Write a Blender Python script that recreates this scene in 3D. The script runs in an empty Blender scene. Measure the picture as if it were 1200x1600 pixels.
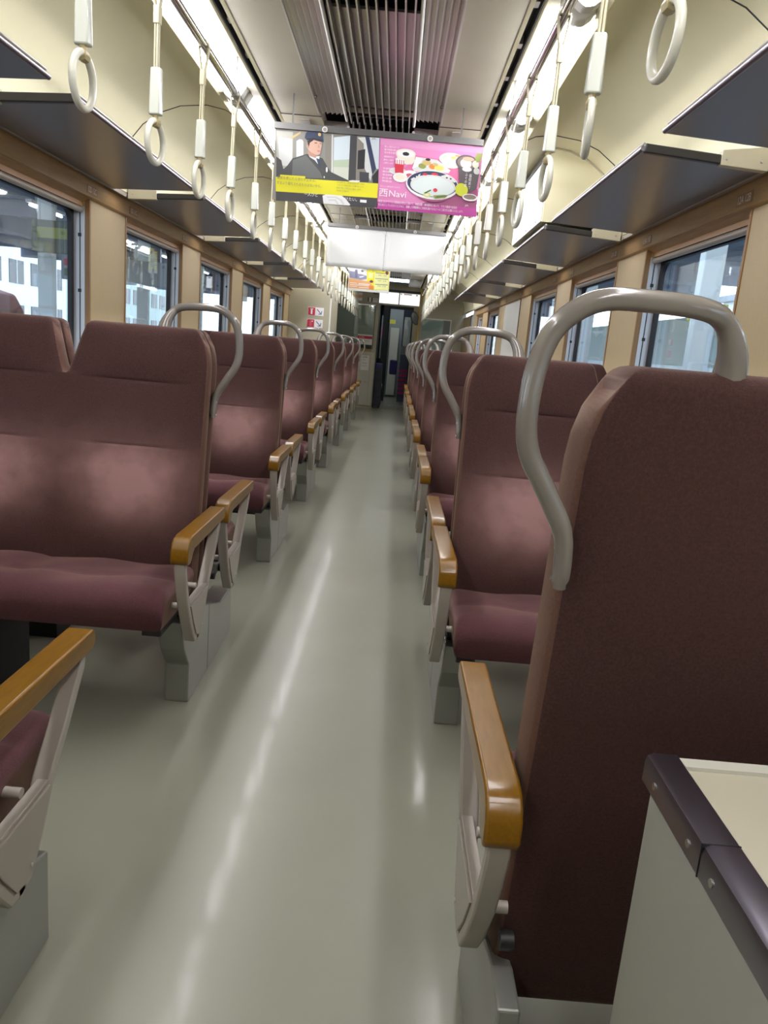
import bpy, bmesh, math, random
from mathutils import Vector, Matrix
random.seed(7)
S = bpy.context.scene
COL = S.collection
PI = math.pi

# ------------------------------------------------------------------ camera, world, exposure
cam_d = bpy.data.cameras.new('camera'); cam = bpy.data.objects.new('camera', cam_d); COL.objects.link(cam)
S.camera = cam
F_PX, PITCH, YAW, ROLL, EYE = 1186.254, -0.2145, 0.0020, 0.0864, 1.1678
cp, sp, cy_, sy_, cr, sr = math.cos(PITCH), math.sin(PITCH), math.cos(YAW), math.sin(YAW), math.cos(ROLL), math.sin(ROLL)
fw = Vector((sy_*cp, cy_*cp, sp)); r0 = Vector((cy_, -sy_, 0)); u0 = r0.cross(fw)
rt = cr*r0 + sr*u0; up = -sr*r0 + cr*u0
M = Matrix(((rt.x, up.x, -fw.x, .175), (rt.y, up.y, -fw.y, 0), (rt.z, up.z, -fw.z, EYE), (0, 0, 0, 1)))
cam.matrix_world = M
cam_d.sensor_fit = 'VERTICAL'; cam_d.sensor_height = 36.0; cam_d.lens = F_PX/1600*36.0
cam_d.clip_start = .02; cam_d.clip_end = 300

W = bpy.data.worlds.new('world'); S.world = W; W.use_nodes = True
wn = W.node_tree.nodes; wl = W.node_tree.links
bg = wn['Background']; tc = wn.new('ShaderNodeTexCoord'); sep = wn.new('ShaderNodeSeparateXYZ'); rampw = wn.new('ShaderNodeValToRGB')
rampw.color_ramp.elements[0].position = 0.0; rampw.color_ramp.elements[0].color = (.86, .93, 1, 1)
rampw.color_ramp.elements[1].position = .6; rampw.color_ramp.elements[1].color = (.62, .78, 1, 1)
wl.new(tc.outputs['Generated'], sep.inputs[0]); wl.new(sep.outputs['Z'], rampw.inputs[0]); wl.new(rampw.outputs[0], bg.inputs['Color'])
bg.inputs['Strength'].default_value = 4.2          # overcast daylight over the station

LAMP = 34.0                                         # fluorescent diffusers
S.view_settings.view_transform = 'Standard'; S.view_settings.look = 'None'
S.view_settings.exposure = -0.22; S.view_settings.gamma = 1.0
try: S.view_settings.use_curve_mapping = False
except Exception: pass
S.cycles.max_bounces = 8; S.cycles.diffuse_bounces = 5; S.cycles.glossy_bounces = 4; S.cycles.transparent_max_bounces = 12
S.cycles.transmission_bounces = 4; S.cycles.caustics_reflective = False; S.cycles.caustics_refractive = False
S.cycles.use_denoising = True; S.cycles.sample_clamp_indirect = 6.0

# ------------------------------------------------------------------ materials
MATS = {}
def mat(name, col, rough=.5, metal=0., noise=0., nscale=30., bump=0., bscale=200., coat=0., spec=.5, sheen=0., stretch=None, emit=0., sheencol=None, alpha=1.):
    m = bpy.data.materials.new(name); m.use_nodes = True; MATS[name] = m
    n = m.node_tree.nodes; l = m.node_tree.links; b = n['Principled BSDF']
    b.inputs['Base Color'].default_value = (*col, 1); b.inputs['Roughness'].default_value = rough; b.inputs['Metallic'].default_value = metal
    b.inputs['Specular IOR Level'].default_value = spec
    if coat: b.inputs['Coat Weight'].default_value = coat; b.inputs['Coat Roughness'].default_value = .08
    if sheen:
        b.inputs['Sheen Weight'].default_value = sheen; b.inputs['Sheen Roughness'].default_value = .35
        b.inputs['Sheen Tint'].default_value = (*(sheencol or (1, .8, .7)), 1)
    if emit: b.inputs['Emission Color'].default_value = (*col, 1); b.inputs['Emission Strength'].default_value = emit
    tcn = mp = None
    if noise or bump:
        tcn = n.new('ShaderNodeTexCoord'); mp = n.new('ShaderNodeMapping'); l.new(tcn.outputs['Object'], mp.inputs[0])
        if stretch: mp.inputs['Scale'].default_value = stretch
    if noise:
        nz = n.new('ShaderNodeTexNoise'); nz.inputs['Scale'].default_value = nscale; nz.inputs['Detail'].default_value = 5
        l.new(mp.outputs[0], nz.inputs[0])
        mr = n.new('ShaderNodeMapRange'); mr.inputs[1].default_value = .3; mr.inputs[2].default_value = .7
        mr.inputs[3].default_value = 1-noise; mr.inputs[4].default_value = 1+noise; l.new(nz.outputs[0], mr.inputs[0])
        mx = n.new('ShaderNodeVectorMath'); mx.operation = 'SCALE'; mx.inputs[0].default_value = col; l.new(mr.outputs[0], mx.inputs['Scale'])
        l.new(mx.outputs[0], b.inputs['Base Color']); m['scale_node'] = mx.name
    if bump:
        nb = n.new('ShaderNodeTexNoise'); nb.inputs['Scale'].default_value = bscale; nb.inputs['Detail'].default_value = 4
        l.new(mp.outputs[0], nb.inputs[0]); bp = n.new('ShaderNodeBump'); bp.inputs['Strength'].default_value = bump; bp.inputs['Distance'].default_value = .004
        l.new(nb.outputs[0], bp.inputs['Height']); l.new(bp.outputs[0], b.inputs['Normal'])
    return m

# velvet with rubbed nap and bolster highlight painted in where passengers lean (point attribute "wear_light")
def velvet(name, dark, worn_lit, sheen, flat=.55):
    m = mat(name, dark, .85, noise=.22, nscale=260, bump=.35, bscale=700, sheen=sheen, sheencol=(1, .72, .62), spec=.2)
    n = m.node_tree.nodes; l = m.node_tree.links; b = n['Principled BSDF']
    at = n.new('ShaderNodeAttribute'); at.attribute_name = 'wear_light'
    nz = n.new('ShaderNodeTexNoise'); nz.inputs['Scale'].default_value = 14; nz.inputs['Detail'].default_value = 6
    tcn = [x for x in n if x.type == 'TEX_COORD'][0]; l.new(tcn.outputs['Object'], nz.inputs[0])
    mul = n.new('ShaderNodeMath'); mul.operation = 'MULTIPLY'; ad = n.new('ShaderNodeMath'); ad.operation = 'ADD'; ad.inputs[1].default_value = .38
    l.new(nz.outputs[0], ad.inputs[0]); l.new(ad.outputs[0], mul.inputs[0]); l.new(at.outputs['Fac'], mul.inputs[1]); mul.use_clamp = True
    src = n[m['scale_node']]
    mix = n.new('ShaderNodeMix'); mix.data_type = 'RGBA'; l.new(mul.outputs[0], mix.inputs['Factor']); l.new(src.outputs[0], mix.inputs['A']); mix.inputs['B'].default_value = (*worn_lit, 1)
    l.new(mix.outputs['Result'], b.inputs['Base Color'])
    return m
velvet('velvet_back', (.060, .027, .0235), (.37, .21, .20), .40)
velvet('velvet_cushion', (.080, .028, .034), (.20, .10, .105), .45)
mat('counter_laminate', (.46, .43, .33), .42)
mat('counter_side', (.34, .34, .30), .45)
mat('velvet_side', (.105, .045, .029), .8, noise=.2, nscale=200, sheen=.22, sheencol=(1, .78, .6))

fl = mat('floor_vinyl', (.27, .275, .215), .16, noise=.05, nscale=2.2, bump=.42, bscale=4, spec=.5, coat=.12)
n = fl.node_tree.nodes; l = fl.node_tree.links; b = n['Principled BSDF']
[x for x in n if x.type == 'TEX_NOISE'][-1].inputs['Detail'].default_value = 0.6
nz = n.new('ShaderNodeTexNoise'); nz.inputs['Scale'].default_value = 3.5; nz.inputs['Detail'].default_value = 3
l.new([x for x in n if x.type == 'MAPPING'][0].outputs[0], nz.inputs[0])
mr = n.new('ShaderNodeMapRange'); mr.inputs[3].default_value = .20; mr.inputs[4].default_value = .36; l.new(nz.outputs[0], mr.inputs[0]); b.inputs['Roughness'].default_value = .29

mat('armrest_wood', (.19, .088, .003), .30, noise=.12, nscale=20, stretch=(8, 1, 8), coat=.25, spec=.3)
mat('post_laminate', (.51, .395, .225), .45, noise=.06, nscale=60, stretch=(6, 6, .3))
mat('post_edge', (.34, .19, .08), .45)
mat('beam_wood', (.38, .235, .10), .35, noise=.10, nscale=30, stretch=(4, .3, 4))
mat('cream_panel', (.85, .81, .55), .42, noise=.03, nscale=3)
mat('cream_dark', (.55, .51, .38), .5)
mat('ceiling_taupe', (.50, .47, .36), .38, noise=.04, nscale=4)
mat('lower_wall', (.50, .43, .30), .5)
mat('partition_beige', (.43, .405, .295), .45, noise=.03, nscale=3)
mat('locker_grey', (.56, .55, .47), .4)
mat('paint_warm_grey', (.34, .305, .26), .32, coat=.2)
mat('strut_grey', (.37, .335, .295), .38)
mat('handle_plastic', (.20, .178, .155), .2, coat=.5)
mat('pedestal_grey', (.30, .31, .285), .28, metal=.35)
mat('dark_metal', (.035, .035, .035), .45, metal=.5)
mat('steel', (.55, .54, .53), .28, metal=1.)
mat('steel_dark', (.30, .28, .33), .30, metal=1.)
mat('chrome', (.62, .60, .60), .14, metal=1.)
mat('rack_metal', (.27, .25, .245), .30, metal=.92, noise=.03, nscale=1.2)
mat('rack_edge_black', (.03, .028, .03), .3, metal=.3)
mat('black', (.012, .012, .013), .5)
mat('rubber', (.012, .013, .018), .5)
mat('aluminium_white', (.66, .68, .72), .35, metal=.2)
mat('strap_plastic', (.66, .65, .54), .3, coat=.3)
mat('strap_grip', (.68, .71, .62), .22, coat=.4)
mat('strap_belt', (.62, .58, .40), .6)
mat('strap_hook', (.42, .35, .18), .35)
mat('fin_metal', (.55, .52, .49), .35, metal=.6)
mat('fin_edge', (.70, .68, .65), .3, metal=.3)
mat('white_sheet', (.90, .92, .89), .55)
mat('white_paint', (.80, .80, .74), .4)
mat('banner_rail', (.17, .17, .165), .35, metal=.6)
mat('ink_dark', (.05, .05, .05), .6)
mat('ink_grey', (.22, .21, .12), .6)
mat('ink_white', (.88, .87, .88), .6)
mat('red_sign', (.55, .02, .05), .5)
mat('yellow_paint', (.72, .42, .06), .4)
mat('suitcase_blue', (.03, .035, .16), .5)
mat('suitcase_dark', (.014, .016, .03), .4)
mat('door_blue', (.06, .075, .13), .4)
mat('door_magenta', (.45, .02, .14), .5)
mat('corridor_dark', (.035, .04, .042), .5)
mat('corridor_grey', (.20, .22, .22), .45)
mat('stripe_yellow', (.26, .23, .11), .5)
mat('green_tint', (.30, .36, .30), .25)
mat('concrete', (.42, .42, .42), .8, noise=.1, nscale=2)
mat('canopy_blue', (.22, .27, .36), .6, noise=.2, nscale=.6)
mat('station_white', (.80, .84, .84), .5)
mat('station_green', (.50, .60, .56), .5)
mat('station_grey', (.30, .34, .38), .5)
mat('train_red', (.12, .010, .014), .6, spec=.2)
mat('sign_board', (.06, .09, .07), .4)
mat('sign_yellow', (.75, .70, .10), .5)
mat('dark_glass', (.05, .07, .09), .08)
mat('cab_glass_back', (.34, .37, .32), .3)

def emat(name, col, st):
    m = bpy.data.materials.new(name); m.use_nodes = True; MATS[name] = m
    n = m.node_tree.nodes; n.remove(n['Principled BSDF']); e = n.new('ShaderNodeEmission'); e.inputs[0].default_value = (*col, 1); e.inputs[1].default_value = st
    m.node_tree.links.new(e.outputs[0], n['Material Output'].inputs[0]); return m
emat('lamp_glow', (.97, .95, 1.0), LAMP)
emat('sign_glow', (1, 1, 1), 1.6)
emat('tube_glow', (.9, .97, 1.0), 7.)
emat('car_glow', (.9, .97, 1.0), 14.)
def glass(name, tint, refl):
    m = bpy.data.materials.new(name); m.use_nodes = True; MATS[name] = m
    n = m.node_tree.nodes; l = m.node_tree.links; n.remove(n['Principled BSDF'])
    t = n.new('ShaderNodeBsdfTransparent'); t.inputs[0].default_value = (*tint, 1)
    g = n.new('ShaderNodeBsdfGlossy'); g.inputs['Roughness'].default_value = .02; g.inputs[0].default_value = (.9, .95, 1, 1)
    lw = n.new('ShaderNodeLayerWeight'); lw.inputs[0].default_value = .5; pw = n.new('ShaderNodeMath'); pw.operation = 'POWER'; pw.inputs[1].default_value = 4.; l.new(lw.outputs['Facing'], pw.inputs[0])
    f = n.new('ShaderNodeMath'); f.operation = 'MULTIPLY_ADD'; f.inputs[1].default_value = .8; f.inputs[2].default_value = refl; l.new(pw.outputs[0], f.inputs[0]); f.use_clamp = True
    mx = n.new('ShaderNodeMixShader'); l.new(f.outputs[0], mx.inputs[0]); l.new(t.outputs[0], mx.inputs[1]); l.new(g.outputs[0], mx.inputs[2]); l.new(mx.outputs[0], n['Material Output'].inputs[0])
    return m
glass('window_glass', (.93, .97, .99), .035)
glass('cab_glass', (.86, .89, .85), .07)

PC = dict(cabgrey=(.27,.265,.235), haze=(.46,.46,.40), lt=(.68,.70,.68), dk=(.05,.05,.055), ochre=(.62,.45,.18), win=(.66,.76,.80), green=(.48,.58,.42), win2=(.62,.66,.55),
 metal=(.24,.225,.19), blk=(.02,.02,.022), navy=(.03,.045,.10), lt2=(.62,.68,.74), uni=(.055,.06,.06), uni2=(.12,.13,.125), shirt=(.75,.78,.85), skin=(.68,.42,.32), skin2=(.50,.28,.20), lip=(.48,.16,.14),
 gold=(.62,.45,.12), white=(.85,.85,.84), yellow=(.80,.75,.02), pink=(.74,.26,.52), pink2=(.76,.32,.56), pink3=(.72,.17,.36), mauve=(.34,.08,.20), cream=(.82,.78,.64), olive=(.30,.34,.08), orange=(.72,.25,.04),
 yellow2=(.80,.68,.16), red=(.62,.03,.06), rose=(.58,.10,.18), darkgrey=(.10,.08,.09), greybr=(.22,.17,.15), salmon=(.78,.42,.28), ice=(.70,.78,.76), lime=(.62,.70,.20), dkgreen=(.06,.14,.05), limey=(.62,.66,.04),
 magenta=(.50,.06,.33), slate=(.25,.25,.38), slate2=(.16,.16,.26), orangel=(.78,.40,.16), lemon=(.80,.82,.36), plum=(.16,.05,.07))
for k, v in PC.items(): mat('print_'+k, v, .45)

# ------------------------------------------------------------------ mesh builder
class MB:
    def __init__(s): s.v = []; s.f = []; s.mi = []; s.ms = []; s.w = {}
    def m(s, name):
        if name not in s.ms: s.ms.append(name)
        return s.ms.index(name)
    def add(s, vs, fs, mt):
        o = len(s.v); s.v += [tuple(p) for p in vs]; i = s.m(mt)
        for f in fs: s.f.append([o+k for k in f]); s.mi.append(i)
        return o
    def box(s, x0, x1, y0, y1, z0, z1, mt):
        s.add([(x0,y0,z0),(x1,y0,z0),(x1,y1,z0),(x0,y1,z0),(x0,y0,z1),(x1,y0,z1),(x1,y1,z1),(x0,y1,z1)],
              [(0,3,2,1),(4,5,6,7),(0,1,5,4),(1,2,6,5),(2,3,7,6),(3,0,4,7)], mt)
    def prism(s, pts, lo, hi, mt, axis='x'):
        n = len(pts)
        def P(a, b, c): return (c, a, b) if axis == 'x' else ((a, c, b) if axis == 'y' else (a, b, c))
        s.add([P(a, b, lo) for a, b in pts]+[P(a, b, hi) for a, b in pts],
              [list(range(n))[::-1], list(range(n, 2*n))]+[(i, (i+1) % n, n+(i+1) % n, n+i) for i in range(n)], mt)
    def strip(s, path, half, lo, hi, mt, axis='x'):   # flat bar along a path in a plane
        L = []; R = []
        for i, p in enumerate(path):
            a = path[max(i-1, 0)]; b = path[min(i+1, len(path)-1)]
            d = Vector((b[0]-a[0], b[1]-a[1])).normalized(); h = half[i] if isinstance(half, (list, tuple)) else half
            L.append((p[0]-d.y*h, p[1]+d.x*h)); R.append((p[0]+d.y*h, p[1]-d.x*h))
        s.prism(L+R[::-1], lo, hi, mt, axis)
    def tube(s, path, r, mt, n=10, closed=False, flat=1.):
        P = [Vector(p) for p in path]; N = len(P); vs = []; 
        prev = None
        for i in range(N):
            a = P[(i-1) % N] if closed or i > 0 else P[0]; b_ = P[(i+1) % N] if closed or i < N-1 else P[-1]
            d = (b_-a).normalized()
            if prev is None:
                q = Vector((0, 0, 1)) if abs(d.z) < .9 else Vector((0, 1, 0)); u = d.cross(q).normalized()
            else: u = (prev - d*prev.dot(d)).normalized()
            prev = u; w = d.cross(u); rr = r[i] if isinstance(r, (list, tuple)) else r
            for k in range(n):
                t = 2*PI*k/n; vs.append(P[i]+u*math.cos(t)*rr+w*math.sin(t)*rr*flat)
        fs = []
        for i in range(N if closed else N-1):
            j = (i+1) % N
            for k in range(n): fs.append((i*n+k, i*n+(k+1) % n, j*n+(k+1) % n, j*n+k))
        if not closed: fs.append(list(range(n))[::-1]); fs.append([(N-1)*n+k for k in range(n)])
        s.add(vs, fs, mt)
    def cyl(s, c, ax, r, h, mt, n=16):
        c = Vector(c); d = {'x': Vector((1,0,0)), 'y': Vector((0,1,0)), 'z': Vector((0,0,1))}[ax]
        s.tube([c, c+d*h], r, mt, n)
    def build(s, name, parent=None, off=(0, 0, 0), smooth=40, bevel=0., seg=2, sub=None, mirror=False):
        me = bpy.data.meshes.new(name); o3 = Vector(off)
        vs = [Vector(v)-o3 for v in s.v]
        if mirror: vs = [Vector((-v.x, v.y, v.z)) for v in vs]
        me.from_pydata([tuple(v) for v in vs], [], s.f)
        for nme in s.ms: me.materials.append(MATS[nme])
        for p, i in zip(me.polygons, s.mi): p.material_index = i
        bm = bmesh.new(); bm.from_mesh(me); bmesh.ops.recalc_face_normals(bm, faces=bm.faces); bm.to_mesh(me); bm.free()
        if s.w:
            a = me.attributes.new('wear_light', 'FLOAT', 'POINT')
            for i in range(len(me.vertices)): a.data[i].value = s.w.get(i, 0.)
        if smooth:
            me.shade_smooth() if hasattr(me, 'shade_smooth') else [setattr(p, 'use_smooth', True) for p in me.polygons]
            me.set_sharp_from_angle(angle=math.radians(smooth))
        ob = bpy.data.objects.new(name, me); COL.objects.link(ob)
        if parent: ob.parent = parent
        if bevel:
            bv = ob.modifiers.new('bevel', 'BEVEL'); bv.width = bevel; bv.segments = seg; bv.limit_method = 'ANGLE'; bv.angle_limit = math.radians(35); bv.harden_normals = False
        return ob
def crom(pts, n=6):
    P = [Vector(p) for p in pts]; out = []
    for i in range(len(P)-1):
        a = P[max(i-1, 0)]; b_ = P[i]; c = P[i+1]; d = P[min(i+2, len(P)-1)]
        for k in range(n):
            t = k/n; out.append(.5*((2*b_)+(c-a)*t+(2*a-5*b_+4*c-d)*t*t+(3*b_-a-3*c+d)*t**3))
    out.append(P[-1]); return out
def thing(name, label, cat, loc, group=None, rz=0):
    o = bpy.data.objects.new(name, None); COL.objects.link(o); o.location = loc; o.rotation_euler = (0, 0, rz); o.empty_display_size = .1
    o['label'] = label; o['category'] = cat
    if group: o['group'] = group
    return o
def tag(o, label, cat, group=None, kind=None):
    o['label'] = label; o['category'] = cat
    if group: o['group'] = group
    if kind: o['kind'] = kind
    return o
def struct(o, label=None):
    o['kind'] = 'structure'
    return o
def copytree(root, loc, label, group=None):
    r = root.copy(); COL.objects.link(r); r.location = loc; r['label'] = label
    if group: r['group'] = group
    for ch in list(root.children):
        c = ch.copy(); COL.objects.link(c); c.parent = r
        for g in list(ch.children):
            d = g.copy(); COL.objects.link(d); d.parent = c
    return r
ORD = ['first', 'second', 'third', 'fourth', 'fifth', 'sixth', 'seventh', 'eighth', 'ninth', 'tenth', 'eleventh', 'twelfth', 'thirteenth', 'fourteenth']
PITCHY = 1.62                                      # one bay: window, rack and facing seat pair
def lettering(body, name, w, h, mt, parent=None, loc=(0, 0, 0), rot=(PI/2, 0, 0), vertical=False, depth=.0004):
    cu = bpy.data.curves.new(name, 'FONT'); cu.body = body; cu.size = 1; cu.align_x = 'LEFT'; cu.extrude = 0; cu.resolution_u = 2
    if vertical: cu.body = '\n'.join(body)
    tmp = bpy.data.objects.new('tmp', cu); COL.objects.link(tmp); bpy.context.view_layer.update()
    dg = bpy.context.evaluated_depsgraph_get(); me = bpy.data.meshes.new_from_object(tmp.evaluated_get(dg))
    bpy.data.objects.remove(tmp)
    if not me.vertices: return None
    xs = [v.co.x for v in me.vertices]; ys = [v.co.y for v in me.vertices]
    sx = w/max(max(xs)-min(xs), 1e-6); sy = h/max(max(ys)-min(ys), 1e-6)
    for v in me.vertices: v.co = Vector(((v.co.x-min(xs))*sx, (v.co.y-min(ys))*sy, 0))
    me.materials.clear(); me.materials.append(MATS[mt])
    o = bpy.data.objects.new(name, me); COL.objects.link(o); o.location = loc; o.rotation_euler = rot
    if parent: o.parent = parent
    return o
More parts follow.
